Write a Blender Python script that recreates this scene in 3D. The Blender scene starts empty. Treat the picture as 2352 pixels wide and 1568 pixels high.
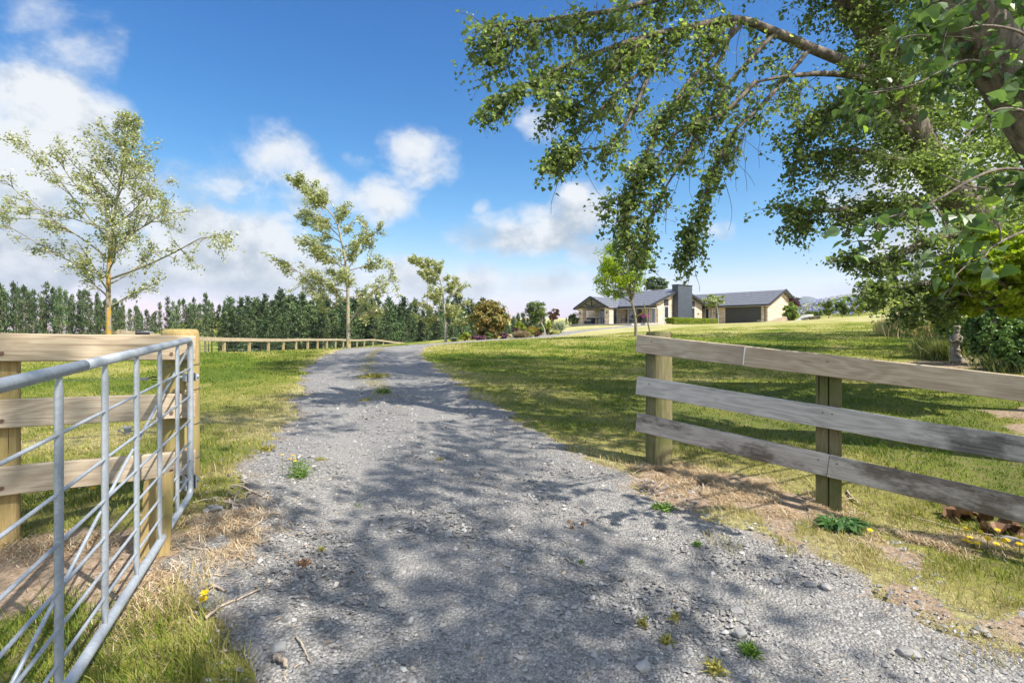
import bpy, math, random
import numpy as np
from mathutils import Vector, Matrix
R = math.radians
SC = bpy.context.scene
COL = SC.collection
rng = np.random.default_rng(7)
random.seed(7)
F, CX, HY, CZ = 1306.0, 1175.5, 763.5, 1.35      # focal length, principal column and horizon row of the survey, eye height

def at(px, py, Y):
    return np.array([(px - CX) / F * Y, Y, CZ + (HY - py) / F * Y])

# ------------------------------------------------------------------ mesh helpers
def mesh_np(name, V, Fc, attrs=None, smooth=False):
    V = np.ascontiguousarray(V, dtype=np.float32); Fc = np.ascontiguousarray(Fc, dtype=np.int32)
    me = bpy.data.meshes.new(name)
    k = Fc.shape[1]
    me.vertices.add(len(V)); me.vertices.foreach_set('co', V.ravel())
    me.loops.add(Fc.size); me.loops.foreach_set('vertex_index', Fc.ravel())
    me.polygons.add(len(Fc)); me.polygons.foreach_set('loop_start', np.arange(len(Fc), dtype=np.int32) * k)
    me.polygons.foreach_set('use_smooth', np.full(len(Fc), smooth, dtype=bool))
    for n, a in (attrs or {}).items():
        me.attributes.new(n, 'FLOAT', 'POINT').data.foreach_set('value', np.ascontiguousarray(a, dtype=np.float32))
    me.update(calc_edges=True); me.validate()
    return me

class MB:
    """collects boxes, tubes and polygons into ONE mesh"""
    def __init__(s): s.v, s.f, s.sm = [], [], []
    def add(s, vs, fs, smooth=False):
        o = len(s.v); s.v += [tuple(map(float, q)) for q in vs]
        for f in fs: s.f.append([i + o for i in f]); s.sm.append(smooth)
        return s
    def box(s, c, d, bev=0.0, M=None):
        x, y, z = d[0] / 2, d[1] / 2, d[2] / 2; b = min(bev, x * .9, y * .9, z * .9)
        if b <= 0:
            vs = [(sx * x, sy * y, sz * z) for sz in (-1, 1) for sy in (-1, 1) for sx in (-1, 1)]
            fs = [(0, 2, 3, 1), (4, 5, 7, 6), (0, 1, 5, 4), (2, 6, 7, 3), (0, 4, 6, 2), (1, 3, 7, 5)]
        else:
            vs, fs = [], []
            def ring(zz, i):
                ax, ay = x - i, y - i
                bb = b
                vs.extend([(-ax + bb, -ay, zz), (ax - bb, -ay, zz), (ax, -ay + bb, zz), (ax, ay - bb, zz), (ax - bb, ay, zz), (-ax + bb, ay, zz), (-ax, ay - bb, zz), (-ax, -ay + bb, zz)])
            ring(-z, b * .6); ring(-z + b, 0); ring(z - b, 0); ring(z, b * .6)
            for r in range(3):
                for i in range(8): fs.append((r * 8 + i, r * 8 + (i + 1) % 8, r * 8 + 8 + (i + 1) % 8, r * 8 + 8 + i))
            fs.append(tuple(range(7, -1, -1))); fs.append(tuple(range(24, 32)))
        vs = [Vector(q) + (Vector(c) if M is None else Vector((0, 0, 0))) for q in vs]
        if M is not None: vs = [M @ (q + Vector(c)) for q in vs]
        return s.add(vs, fs)
    def prism(s, poly, thick):
        """polygon (3D points, facing up) with a thickness straight down"""
        n = len(poly); low = [(p[0], p[1], p[2] - thick) for p in poly]
        fs = [tuple(range(n)), tuple(range(2 * n - 1, n - 1, -1))]
        for i in range(n): j = (i + 1) % n; fs.append((i, i + n, j + n, j))
        return s.add(list(poly) + low, fs)
    def extr(s, poly, vec):
        n = len(poly); q = [tuple(np.array(p) + np.array(vec)) for p in poly]
        fs = [tuple(range(n - 1, -1, -1)), tuple(range(n, 2 * n))]
        for i in range(n): j = (i + 1) % n; fs.append((i, j, j + n, i + n))
        return s.add(list(poly) + q, fs)
    def tube(s, pts, rad, k=8, caps=True, smooth=True):
        V, Fc = tube_np(np.array(pts, float), np.broadcast_to(np.array(rad, float), (len(pts),)), k)
        fs = [tuple(f) for f in Fc]
        s.add(V, fs, smooth)
        if caps:
            n = len(pts); o = len(s.v) - n * k
            s.f.append([o + i for i in range(k - 1, -1, -1)]); s.sm.append(False)
            s.f.append([o + (n - 1) * k + i for i in range(k)]); s.sm.append(False)
        return s
    def mesh(s, name):
        me = bpy.data.meshes.new(name); me.from_pydata(s.v, [], s.f)
        me.polygons.foreach_set('use_smooth', s.sm); me.update(); me.validate()
        return me

def tube_np(P, rad, k=6):
    n = len(P)
    T = np.empty_like(P); T[1:-1] = P[2:] - P[:-2]; T[0] = P[1] - P[0]; T[-1] = P[-1] - P[-2]
    T /= np.linalg.norm(T, axis=1, keepdims=True) + 1e-9
    up = np.array([0, 0, 1.0]) if abs(T[0, 2]) < .9 else np.array([1.0, 0, 0])
    A = np.empty_like(P); a = np.cross(up, T[0]); a /= np.linalg.norm(a)
    for i in range(n):
        a = a - T[i] * a.dot(T[i]); a /= np.linalg.norm(a) + 1e-9; A[i] = a
    B = np.cross(T, A)
    th = np.linspace(0, 2 * np.pi, k, endpoint=False)
    V = P[:, None] + rad[:, None, None] * (np.cos(th)[None, :, None] * A[:, None] + np.sin(th)[None, :, None] * B[:, None])
    i = np.arange(n - 1)[:, None] * k; j = np.arange(k)[None]; j2 = (j + 1) % k
    Fc = np.stack([i + j, i + j2, i + k + j2, i + k + j], -1).reshape(-1, 4)
    return V.reshape(-1, 3), Fc

def tubes_np(polys):
    """polys: list of (points, r0, r1, sides)"""
    Vs, Fs, o = [], [], 0
    for P, r0, r1, k in polys:
        P = np.asarray(P, float)
        V, Fc = tube_np(P, np.linspace(r0, r1, len(P)), k)
        Vs.append(V); Fs.append(Fc + o); o += len(V)
    return np.concatenate(Vs), np.concatenate(Fs)

def rand_unit(n, g=None):
    g = g or rng
    v = g.normal(size=(n, 3)); return v / (np.linalg.norm(v, axis=1, keepdims=True) + 1e-9)

def leaves_np(C, size, nrm=None, axis=None, aspect=.62, fold=.18, kind='kite', g=None):
    """one small folded leaf per centre"""
    g = g or rng
    n = len(C); size = np.broadcast_to(size, (n,))
    nrm = rand_unit(n, g) if nrm is None else nrm / (np.linalg.norm(nrm, axis=1, keepdims=True) + 1e-9)
    axis = rand_unit(n, g) if axis is None else axis
    ax = axis - nrm * np.sum(axis * nrm, 1, keepdims=True); ax /= np.linalg.norm(ax, axis=1, keepdims=True) + 1e-9
    bx = np.cross(nrm, ax)
    if kind == 'kite':
        prof = [(0, 0, 0), (.42, .5 * aspect, fold), (1, 0, 0), (.42, -.5 * aspect, fold)]
        fc = [(0, 1, 2, 3)]
    elif kind == 'heart':      # broad pointed poplar leaf, folded along its rib
        a = aspect
        prof = [(0, 0, 0), (.03, .36 * a, fold * .6), (.3, .58 * a, fold), (.62, .36 * a, fold * .7), (1, 0, -.1), (.62, -.36 * a, fold * .7), (.3, -.58 * a, fold), (.03, -.36 * a, fold * .6)]
        fc = [(0, 1, 2, 3), (0, 3, 4, 5), (0, 5, 6, 7)]
    V = np.empty((n, len(prof), 3))
    for i, (u, v, w) in enumerate(prof):
        V[:, i] = C + size[:, None] * (ax * (u - .3) + bx * v + nrm * w)
    o = (np.arange(n) * len(prof))[:, None]
    Fc = np.concatenate([o + np.array(f)[None] for f in fc])
    rnd = np.repeat(g.random(n), len(prof))
    return V.reshape(-1, 3), Fc, rnd

# ------------------------------------------------------------------ objects, parts and labels
WM = {}
def tag(o, label=None, cat=None, group=None, kind=None):
    if label: o['label'] = label
    if cat: o['category'] = cat
    if group: o['group'] = group
    if kind: o['kind'] = kind
    return o
def thing(name, loc, label, cat, group=None, rz=0.0):
    o = bpy.data.objects.new(name, None); COL.objects.link(o)
    o.empty_display_size = .2
    o.location = tuple(map(float, loc)); o.rotation_euler = (0, 0, rz)
    WM[o.name] = Matrix.Translation(Vector(tuple(map(float, loc)))) @ Matrix.Rotation(rz, 4, 'Z')
    return tag(o, label, cat, group)
def part(name, me, mat, parent=None, M=None, local=False, label=None):
    """mesh in world axes (or in axes M) linked as one object; local=True: mesh already in the parent's axes"""
    o = bpy.data.objects.new(name, me); COL.objects.link(o)
    if mat is not None:
        me.materials.clear(); me.materials.append(mat)
    M = M or Matrix.Identity(4)
    if parent is not None:
        o.parent = parent
        if not local: M = WM[parent.name].inverted() @ M
        o.matrix_basis = M
        WM[o.name] = WM[parent.name] @ M
    else:
        o.matrix_basis = M; WM[o.name] = M
    if label: o['label'] = label
    return o
def kids(o): return [c for c in o.children]
def copy_tree(o, loc=None, rz=None, scale=None, label=None, parent=None):
    c = o.copy(); COL.objects.link(c)
    if parent is not None: c.parent = parent
    if loc is not None: c.location = tuple(map(float, loc))
    if rz is not None: c.rotation_euler = (0, 0, rz)
    if scale is not None: c.scale = scale if hasattr(scale, '__len__') else (scale,) * 3
    if label: c['label'] = label
    for k in list(o.children): copy_tree(k, parent=c)
    return c
def align(p0, p1, up=(0, 0, 1)):
    """axes with x running from p0 to p1, origin at p0"""
    p0, p1 = Vector(p0), Vector(p1); x = (p1 - p0).normalized(); u = Vector(up)
    y = u.cross(x)
    if y.length < 1e-4: y = Vector((0, 1, 0)).cross(x)
    y.normalize(); z = x.cross(y)
    return Matrix(((x.x, y.x, z.x, p0.x), (x.y, y.y, z.y, p0.y), (x.z, y.z, z.z, p0.z), (0, 0, 0, 1)))
def beam(name, p0, p1, w, h, mat, parent, up=(0, 0, 1), bev=.004, label=None):
    """board from p0 to p1, width w across, height h; grain along its own x axis"""
    L = (Vector(p1) - Vector(p0)).length
    n = max(1, int(L / .25)); b = MB()
    vs, fs = [], []
    g = np.random.default_rng(int(abs(p0[0] * 977 + p0[1] * 331 + p0[2] * 71) * 100) % 100000)
    for i in range(n + 1):
        x = L * i / n; j = g.normal(0, .0015, 4) if L < 6 else np.zeros(4)
        for (sy, sz) in ((-1, -1), (1, -1), (1, 1), (-1, 1)):
            vs += [(x, sy * (w / 2) + j[0], sz * (h / 2 - bev) + j[1]), (x, sy * (w / 2 - bev) + j[0], sz * h / 2 + j[1])] if sy * sz > 0 else [(x, sy * (w / 2 - bev) + j[0], sz * h / 2 + j[1]), (x, sy * (w / 2) + j[0], sz * (h / 2 - bev) + j[1])]
    for i in range(n):
        for k in range(8): a = i * 8 + k; c = i * 8 + (k + 1) % 8; fs.append((a, a + 8, c + 8, c))
    fs.append(tuple(range(8))); fs.append(tuple(range(n * 8 + 7, n * 8 - 1, -1)))
    b.add(vs, fs)
    return part(name, b.mesh(name), mat, parent, align(p0, p1, up), label=label)

# ------------------------------------------------------------------ node helpers
class NT:
    def __init__(s, nt): s.nt = nt
    def n(s, t, ins=None, **k):
        nd = s.nt.nodes.new(t)
        for a, v in k.items(): setattr(nd, a, v)
        for a, v in (ins or {}).items(): s.put(nd.inputs[a], v)
        return nd
    def put(s, sock, v):
        if isinstance(v, bpy.types.NodeSocket): s.nt.links.new(v, sock)
        elif hasattr(v, '__len__') and sock.type == 'RGBA' and len(v) == 3: sock.default_value = (*v, 1)
        else: sock.default_value = v
    def obj(s): return s.n('ShaderNodeTexCoord').outputs['Object']
    def geo(s): return s.n('ShaderNodeNewGeometry').outputs['Position']
    def map(s, v, sc=(1, 1, 1), loc=(0, 0, 0)): return s.n('ShaderNodeMapping', {'Vector': v, 'Scale': sc, 'Location': loc}).outputs[0]
    def noise(s, v, sc, det=4, ro=.55, dist=0.0): return s.n('ShaderNodeTexNoise', {'Vector': v, 'Scale': sc, 'Detail': det, 'Roughness': ro, 'Distortion': dist}).outputs['Fac']
    def voro(s, v, sc, out='Distance', feature='F1'): return s.n('ShaderNodeTexVoronoi', {'Vector': v, 'Scale': sc}, feature=feature).outputs[out]
    def ramp(s, fac, stops, interp='LINEAR'):
        nd = s.n('ShaderNodeValToRGB', {'Fac': fac}); cr = nd.color_ramp; cr.interpolation = interp
        while len(cr.elements) < len(stops): cr.elements.new(.5)
        for e, (p, c) in zip(cr.elements, stops):
            e.position = p; e.color = (*c, 1) if hasattr(c, '__len__') else (c, c, c, 1)
        return nd.outputs[0]
    def mix(s, f, a, b, bt='MIX'): return s.n('ShaderNodeMixRGB', {'Fac': f, 'Color1': a, 'Color2': b}, blend_type=bt).outputs[0]
    def m(s, op, a, b=0.0, c=0.0, clamp=False):
        nd = s.n('ShaderNodeMath', operation=op, use_clamp=clamp); s.put(nd.inputs[0], a); s.put(nd.inputs[1], b); s.put(nd.inputs[2], c); return nd.outputs[0]
    def rng(s, v, a, b, c=0.0, d=1.0, smooth=False):
        return s.n('ShaderNodeMapRange', {'Value': v, 'From Min': a, 'From Max': b, 'To Min': c, 'To Max': d}, interpolation_type='SMOOTHSTEP' if smooth else 'LINEAR').outputs[0]
    def attr(s, name): return s.n('ShaderNodeAttribute', attribute_name=name).outputs['Fac']
    def bump(s, h, st=.5, d=.02): return s.n('ShaderNodeBump', {'Height': h, 'Strength': st, 'Distance': d}).outputs[0]
    def orand(s): return s.n('ShaderNodeObjectInfo').outputs['Random']
def material(name):
    m = bpy.data.materials.new(name); m.use_nodes = True; t = NT(m.node_tree)
    return m, t, m.node_tree.nodes['Principled BSDF']
def simple(name, col, rough=.6, metal=0.0, var=.12, vs=8.0, bump=0.0, bs=60.0, spec=.4):
    m, t, b = material(name)
    o = t.obj(); f = t.noise(o, vs, 5)
    c1 = tuple(min(1, x * (1 + var)) for x in col); c0 = tuple(x * (1 - var) for x in col)
    t.put(b.inputs['Base Color'], t.ramp(f, [(.3, c0), (.7, c1)]))
    t.put(b.inputs['Roughness'], t.rng(t.noise(o, vs * 3, 3), .3, .7, rough * .85, min(1, rough * 1.12)))
    b.inputs['Metallic'].default_value = metal; b.inputs['Specular IOR Level'].default_value = spec
    if bump: t.put(b.inputs['Normal'], t.bump(t.noise(o, bs, 4), bump, .01))
    return m

def leaf_mat(name, c0, c1, c2=None, trans=.35, rough=.5, spec=.35, frac=.06, clump=.6, vary=0.0):
    """leaf colours run from c0 to c1 leaf by leaf and clump by clump, a few leaves take c2"""
    m, t, b = material(name)
    r = t.attr('rnd')
    f = t.m('ADD', t.m('MULTIPLY', r, .6), t.m('MULTIPLY', t.noise(t.geo(), clump, 2), .4))
    col = t.ramp(f, [(.18, c0), (.78, c1)])
    if c2: col = t.mix(t.rng(t.m('FRACT', t.m('MULTIPLY', r, 37.7)), 1 - frac, 1 - frac + .02), col, c2)
    if vary: col = t.n('ShaderNodeHueSaturation', {'Hue': t.rng(t.orand(), 0, 1, .5 - vary * .06, .5 + vary * .03), 'Saturation': 1.0, 'Value': t.rng(t.m('FRACT', t.m('MULTIPLY', t.orand(), 7.3)), 0, 1, 1 - vary, 1 + vary * .7), 'Color': col}).outputs[0]
    t.put(b.inputs['Base Color'], col); b.inputs['Roughness'].default_value = rough; b.inputs['Specular IOR Level'].default_value = spec
    tr = t.n('ShaderNodeBsdfTranslucent', {'Color': t.mix(1.0, col, (1.0, 1.15, .55), 'MULTIPLY')})
    mx = t.n('ShaderNodeMixShader', {0: trans, 1: b.outputs[0], 2: tr.outputs[0]})
    t.put(t.nt.nodes['Material Output'].inputs[0], mx.outputs[0])
    return m

def bark_mat(name, c0, c1, sc=6.0, lichen=None, lo=.45, hi=.6, st=.8):
    m, t, b = material(name)
    o = t.geo(); v = t.map(o, (1, 1, .22)); f = t.noise(v, sc * 4, 6, .65, .4)
    col = t.ramp(f, [(.32, c0), (.66, c1)])
    if lichen: col = t.mix(t.rng(t.noise(t.map(o, (1, 1, .5)), 5.5, 6, .7), lo, hi), col, t.ramp(t.noise(o, 30, 3), [(.3, tuple(x * .6 for x in lichen)), (.7, lichen)]))
    t.put(b.inputs['Base Color'], col); b.inputs['Roughness'].default_value = .85; b.inputs['Specular IOR Level'].default_value = .15
    t.put(b.inputs['Normal'], t.bump(f, st, .03))
    return m

def wood_mat(name, c0, c1, stain=None, stain_sc=1.2, slo=.52, shi=.72, green=None, grain=1.0, knots=True):
    """sawn timber: long grain along the part's own x axis, knots, stains"""
    m, t, b = material(name)
    o = t.obj(); r = t.orand()
    off = t.n('ShaderNodeCombineXYZ', {0: t.m('MULTIPLY', r, 37.0), 1: t.m('MULTIPLY', r, 11.0), 2: t.m('MULTIPLY', r, 23.0)}).outputs[0]
    p = t.n('ShaderNodeVectorMath', {0: o, 1: off}, operation='ADD').outputs[0]
    warp = t.noise(t.map(p, (.9, 3, 3)), 1.6, 3)
    fine = t.noise(t.map(p, (3.5, 150, 150)), 1.0, 6, .7)
    rings = t.m('SINE', t.m('MULTIPLY', t.m('ADD', t.m('MULTIPLY', warp, 2.2), t.m('MULTIPLY', t.noise(t.map(p, (.35, 5, 5)), 1.5, 2), 2.0)), 18.0))
    f = t.m('ADD', t.m('MULTIPLY', fine, .72), t.m('MULTIPLY', t.rng(rings, -1, 1), .12 * grain))
    f = t.m('ADD', f, t.m('MULTIPLY', t.noise(p, 2.2, 4), .22))
    col = t.ramp(f, [(.34, c0), (.66, c1)])
    col = t.mix(t.m('MULTIPLY', t.rng(t.noise(t.map(p, (.55, 46, 46)), 1.0, 3), .66, .72), .55), col, tuple(x * .45 for x in c0))
    if knots:
        kd = t.voro(t.map(p, (1.7, 6, 6)), 1.0)
        col = t.mix(t.rng(kd, .10, .045, 0, .75), col, tuple(x * .38 for x in c0))
    if stain: col = t.mix(t.m('MULTIPLY', t.rng(t.noise(t.map(p, (stain_sc, stain_sc * 2.6, stain_sc * 2.6)), 1.0, 7, .72), slo, shi), t.rng(fine, .3, .62, .55, 1.0)), col, stain)
    if green: col = t.mix(t.rng(t.noise(t.map(p, (.9, 2, 2)), 1.6, 5, .6), .42, .68), col, green)
    t.put(b.inputs['Base Color'], col); b.inputs['Roughness'].default_value = .82; b.inputs['Specular IOR Level'].default_value = .2
    t.put(b.inputs['Normal'], t.bump(t.m('ADD', fine, t.m('MULTIPLY', rings, .06)), .35, .004))
    return m
# ------------------------------------------------------------------ terrain
CTRL = np.array([
(-2.08,3.56,-1.03),(-2.73,3.08,-1.16),(-1.81,2.85,-1.12),(-1.5,1.75,-1.27),(-2.6,2.0,-1.32),(1.27,5.02,-1.159),(2.32,4.18,-1.308),(3.15,3.5,-1.41),
(2.12,2.35,-1.45),(0,2.27,-1.40),(-.46,4.85,-1.12),(0,0,-1.6),(0,-4,-1.75),(4,0,-1.66),(-4,0,-1.5),(6,-6,-1.8),(-6,-6,-1.7),(0,-14,-1.9),
(-2.27,9.1,-.95),(-4,15,-.76),(-5.3,22,-.58),(6,7,-1.1),(4,9,-.98),(6,15,-.7),(9,12,-.75),(10.2,13,-.68),(12,20,-.35),(6.1,28,-.16),(-.5,28,-.46),(2,22,-.5),
(17.5,25,.03),(10,40,.3),(20,45,.75),(30,50,1.3),(33.6,60,1.5),(13,62,.72),(20,70,1.02),(30,70,1.05),(12,72,.95),(24,62,1.0),(10,70,.9),(25,85,1.03),(14,85,1.0),(6,80,.7),
(3.4,40,-.29),(-2.5,40,-.52),(2,46,-.15),(4,54,.12),(-3.1,5.8,-1.05),(-5,12,-.85),(-11.3,16,-.67),(-6.8,23.7,-.66),(-4.9,42,-.77),(-14.2,21,-1.16),(-15.3,28,-1.38),
(-16.1,36,-1.53),(-17.5,47,-1.65),(-18.8,60,-1.82),(-19.6,80,-2.11),(-12,8,-1.1),(-8,4,-1.25),(-25,30,-2.6),(-30,50,-3.6),(-40,80,-5),(-60,140,-5.6),(-140,140,-5.6),(0,140,-4),
(-5,80,-2.2),(-130,60,-5),(-60,20,-4),(30,20,.9),(25,12,.3),(43,78,2.6),(52,88,5.6),(46,73,2.8),(62,60,4.8),(50,40,2.9),(16,8,-.5),(60,100,6.2),(80,90,7.5),(36,92,1.6),(90,40,4),(40,140,3),(100,140,7),(60,0,1.5),(-40,-10,-2)])
def tps(d2): return d2 * np.log(d2 + 1e-9) * .5
def _solve():
    P = CTRL[:, :2] / 10; n = len(P)
    d2 = ((P[:, None] - P[None]) ** 2).sum(-1)
    A = np.zeros((n + 3, n + 3)); A[:n, :n] = tps(d2) + np.eye(n) * .0012
    A[:n, n] = 1; A[:n, n + 1:] = P; A[n, :n] = 1; A[n + 1:, :n] = P.T
    return np.linalg.solve(A, np.concatenate([CTRL[:, 2], np.zeros(3)]))
WT = _solve()
def sstep(a, b, x): t = np.clip((x - a) / (b - a), 0, 1); return t * t * (3 - 2 * t)
def vnoise(x, y, s, seed=0):
    """smooth value noise, vectorised"""
    x = np.asarray(x, float) / s; y = np.asarray(y, float) / s
    xi, yi = np.floor(x).astype(np.int64), np.floor(y).astype(np.int64); fx, fy = x - xi, y - yi
    fx = fx * fx * (3 - 2 * fx); fy = fy * fy * (3 - 2 * fy)
    def h(a, b):
        n = (a * 374761393 + b * 668265263 + seed * 974634777) & 0x7fffffff
        n = ((n ^ (n >> 13)) * 1274126177) & 0x7fffffff
        return ((n ^ (n >> 16)) & 0xffff) / 65535.0
    return (h(xi, yi) * (1 - fx) + h(xi + 1, yi) * fx) * (1 - fy) + (h(xi, yi + 1) * (1 - fx) + h(xi + 1, yi + 1) * fx) * fy
def gz(X, Y):
    """ground height (world z)"""
    X = np.atleast_1d(np.asarray(X, float)); Y = np.atleast_1d(np.asarray(Y, float))
    sh = X.shape; x, y = np.clip(X.ravel(), -160, 110), np.clip(Y.ravel(), -20, 150)
    out = np.empty(len(x)); P = CTRL[:, :2] / 10
    for i in range(0, len(x), 20000):
        q = np.stack([x[i:i + 20000], y[i:i + 20000]], 1) / 10
        out[i:i + 20000] = tps(((q[:, None] - P[None]) ** 2).sum(-1)) @ WT[:-3] + WT[-3] + q @ WT[-2:]
    near = out.reshape(sh)
    a = X / np.maximum(Y, 1)
    hill = 15.0 * sstep(170, 360, Y) * sstep(-.72, -.5, a) * (1 - .35 * sstep(.05, .3, a)) + 2.5 * (vnoise(X, Y, 90, 3) - .5) * sstep(150, 300, Y)
    far = np.where(a < .3, -5.4, near * .0 + 1.0) + hill
    far = far * (1 - sstep(500, 1600, np.hypot(X, Y))) - 3 * sstep(500, 1600, np.hypot(X, Y))
    w = np.maximum(sstep(125, 190, Y), sstep(90, 200, np.abs(X)))
    return CZ + near * (1 - w) + far * w + .02 * (vnoise(X, Y, .9, 5) - .5) * (1 - sstep(20, 60, np.hypot(X, Y)))
def gz1(x, y): return float(gz([x], [y])[0])
def on(px, Y):
    """point on the ground along the column px of the survey, Y metres away"""
    x = (px - CX) / F * Y; return np.array([x, Y, gz1(x, Y)])
def hit(px, py, y0=1.2, y1=140):
    """first ground point on a survey ray"""
    Y = np.geomspace(y0, y1, 1500); X = (px - CX) / F * Y
    d = (CZ + (HY - py) / F * Y) - gz(X, Y)
    i = np.argmax(d < 0) if (d < 0).any() else np.argmin(np.abs(d))
    return np.array([X[i], Y[i], gz1(X[i], Y[i])])

# driveway edges
LE = np.array([hit(*q)[:2] for q in [(555,1568),(535,1480),(470,1380),(455,1280),(470,1180),(520,1120),(570,1060),(612,1010),(665,960),(690,900),(699,850),(735,820)]] + [(-6.35,22.0)])
RE = np.array([hit(*q)[:2] for q in [(2351,1500),(2000,1345),(1800,1240),(1600,1160),(1420,1085),(1300,1030),(1180,960),(1080,900),(1010,850),(968,818)]] + [(-3.3,22.0)])
LE = LE[np.argsort(LE[:, 1])]; RE = RE[np.argsort(RE[:, 1])]
LE = np.concatenate([[(-2.6,-12),(-1.6,0.0)], LE]); RE = np.concatenate([[(9,-12),(6,0.0),(3.6,2.0)], RE[RE[:, 1] > 2.05]])
def XL(y): return np.interp(y, LE[:, 1], LE[:, 0])
def XR(y): return np.interp(y, RE[:, 1], RE[:, 0])
def smooth_poly(P, n=8):
    P = np.asarray(P, float); P = np.concatenate([[2 * P[0] - P[1]], P, [2 * P[-1] - P[-2]]]); out = []
    for i in range(1, len(P) - 2):
        for t in np.linspace(0, 1, n, endpoint=False):
            out.append(.5 * ((2 * P[i]) + (-P[i-1] + P[i+1]) * t + (2*P[i-1] - 5*P[i] + 4*P[i+1] - P[i+2]) * t*t + (-P[i-1] + 3*P[i] - 3*P[i+1] + P[i+2]) * t**3))
    out.append(P[-2]); return np.array(out)
BEND = smooth_poly([(-4.82,22),(-4.7,27),(-3.6,32),(-1.2,37),(2.2,42),(6.0,48),(9.6,54),(12.6,60),(15.6,65.5),(18,68.5)])
def sd_drive(X, Y):
    """positive inside the driveway (metres from its edge)"""
    X = np.asarray(X, float); Y = np.asarray(Y, float)
    a = np.minimum(X - XL(Y), XR(Y) - X); a = np.where(Y > 22.3, -9, a)
    d = np.full(X.shape, 1e9)
    for p, q in zip(BEND[:-1:2], BEND[2::2]):
        e = q - p; t = np.clip(((X - p[0]) * e[0] + (Y - p[1]) * e[1]) / e.dot(e), 0, 1)
        d = np.minimum(d, np.hypot(X - p[0] - t * e[0], Y - p[1] - t * e[1]))
    return np.maximum(a, 1.5 - d)

def blob(X, Y, c, r):  # soft round patch
    return np.clip(1.5 - np.hypot((X - c[0]) / r[0], (Y - c[1]) / r[1]) * 1.0, 0, 1)
SOIL = [((-2.2,2.82),(.62,.34)),((-2.65,2.75),(.5,.28)),((-1.6,2.95),(.22,.34)),((1.6,4.55),(.55,.4)),((2.0,4.3),(.4,.3)),((11.3,12.2),(2.2,1.6)),((13.5,13),(3,2.5)),((6.6,6.6),(.9,.35)),((7.4,7.4),(1.0,.4)),
        ((-2.2,39.3),(2.2,1.7)),((.2,40.8),(2.2,1.8)),((2.2,43.5),(2.4,2.6)),((3.6,47),(1.4,3)),((-1.0,12.2),(.25,.15))]
STRAW = [((1.75,4.5),(.5,.28)),((1.35,4.85),(.3,.2)),((2.1,4.2),(.35,.22)),((2.75,3.72),(.5,.16)),((-1.62,3.2),(.24,.3)),((-1.45,2.95),(.15,.22)),((-2.4,3.02),(.35,.12)),((-1.6,2.45),(.15,.3))]
def soil_at(X, Y):
    s = np.zeros(np.shape(X))
    for c, r in SOIL: s = np.maximum(s, blob(X, Y, c, r))
    band = np.exp(-((sd_drive(X, Y) + .35) / .45) ** 2) * (X > .9) * (Y < 4.5)
    s = np.maximum(s, band * sstep(.42, .62, vnoise(X, Y, .3, 12)) * .95)
    return np.clip(s * 1.2 + (vnoise(X, Y, .22, 11) - .55) * .9 * (s > 0), 0, 1)
def straw_at(X, Y):
    s = np.zeros(np.shape(X))
    for c, r in STRAW: s = np.maximum(s, blob(X, Y, c, r))
    return s
def dry_at(X, Y):
    sd = sd_drive(X, Y)
    d = .55 * vnoise(X, Y, 2.3, 21) + .45 * vnoise(X, Y, .7, 22)
    d = d * 1.1 - .17 + .35 * (vnoise(X, Y, 1.1, 24) > .66) * vnoise(X, Y, .3, 25) + .36 * np.exp(-np.maximum(-sd, 0) / .35) * (.4 + 1.2 * vnoise(X, Y, .3, 26)) - .25 * ((X < -1) & (Y < 2.5)) + .75 * sstep(24, 46, Y) * (.4 + vnoise(X * .35 + Y * .2, Y, 3.5, 23)) * sstep(-9, 4, X)
    d = d - .55 * sstep(32, 40, X) * sstep(58, 70, Y)
    return np.clip(d - .12, 0, 1)

def axis_grid(lo, hi, fine0, fine1, step, grow):
    a = list(np.arange(fine0, fine1, step)); s = step
    while a[-1] < hi: s *= grow; a.append(a[-1] + s)
    s = step; b = []
    x = fine0
    while x > lo: s *= grow; x -= s; b.append(x)
    return np.array(b[::-1] + a)
gx = axis_grid(-5000, 5000, -6, 8, .1, 1.05); gy = axis_grid(-300, 6000, 0, 9, .1, 1.045)
GX, GY = np.meshgrid(gx, gy); GZ = gz(GX, GY)
soil = soil_at(GX, GY); dry = dry_at(GX, GY); sdg = sd_drive(GX, GY)
GZ = GZ - np.clip(sdg * .25, 0, .03)
nx, ny = len(gx), len(gy)
ii = (np.arange(ny - 1)[:, None] * nx + np.arange(nx - 1)[None]).ravel()
ground = part('ground', mesh_np('ground', np.stack([GX, GY, GZ], -1).reshape(-1, 3), np.stack([ii, ii + 1, ii + nx + 1, ii + nx], -1),
              {'soil': soil.ravel(), 'dry': dry.ravel(), 'worn': sstep(16, 5, np.hypot(GX, GY)).ravel()}, True), None)
tag(ground, kind='structure')

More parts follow.
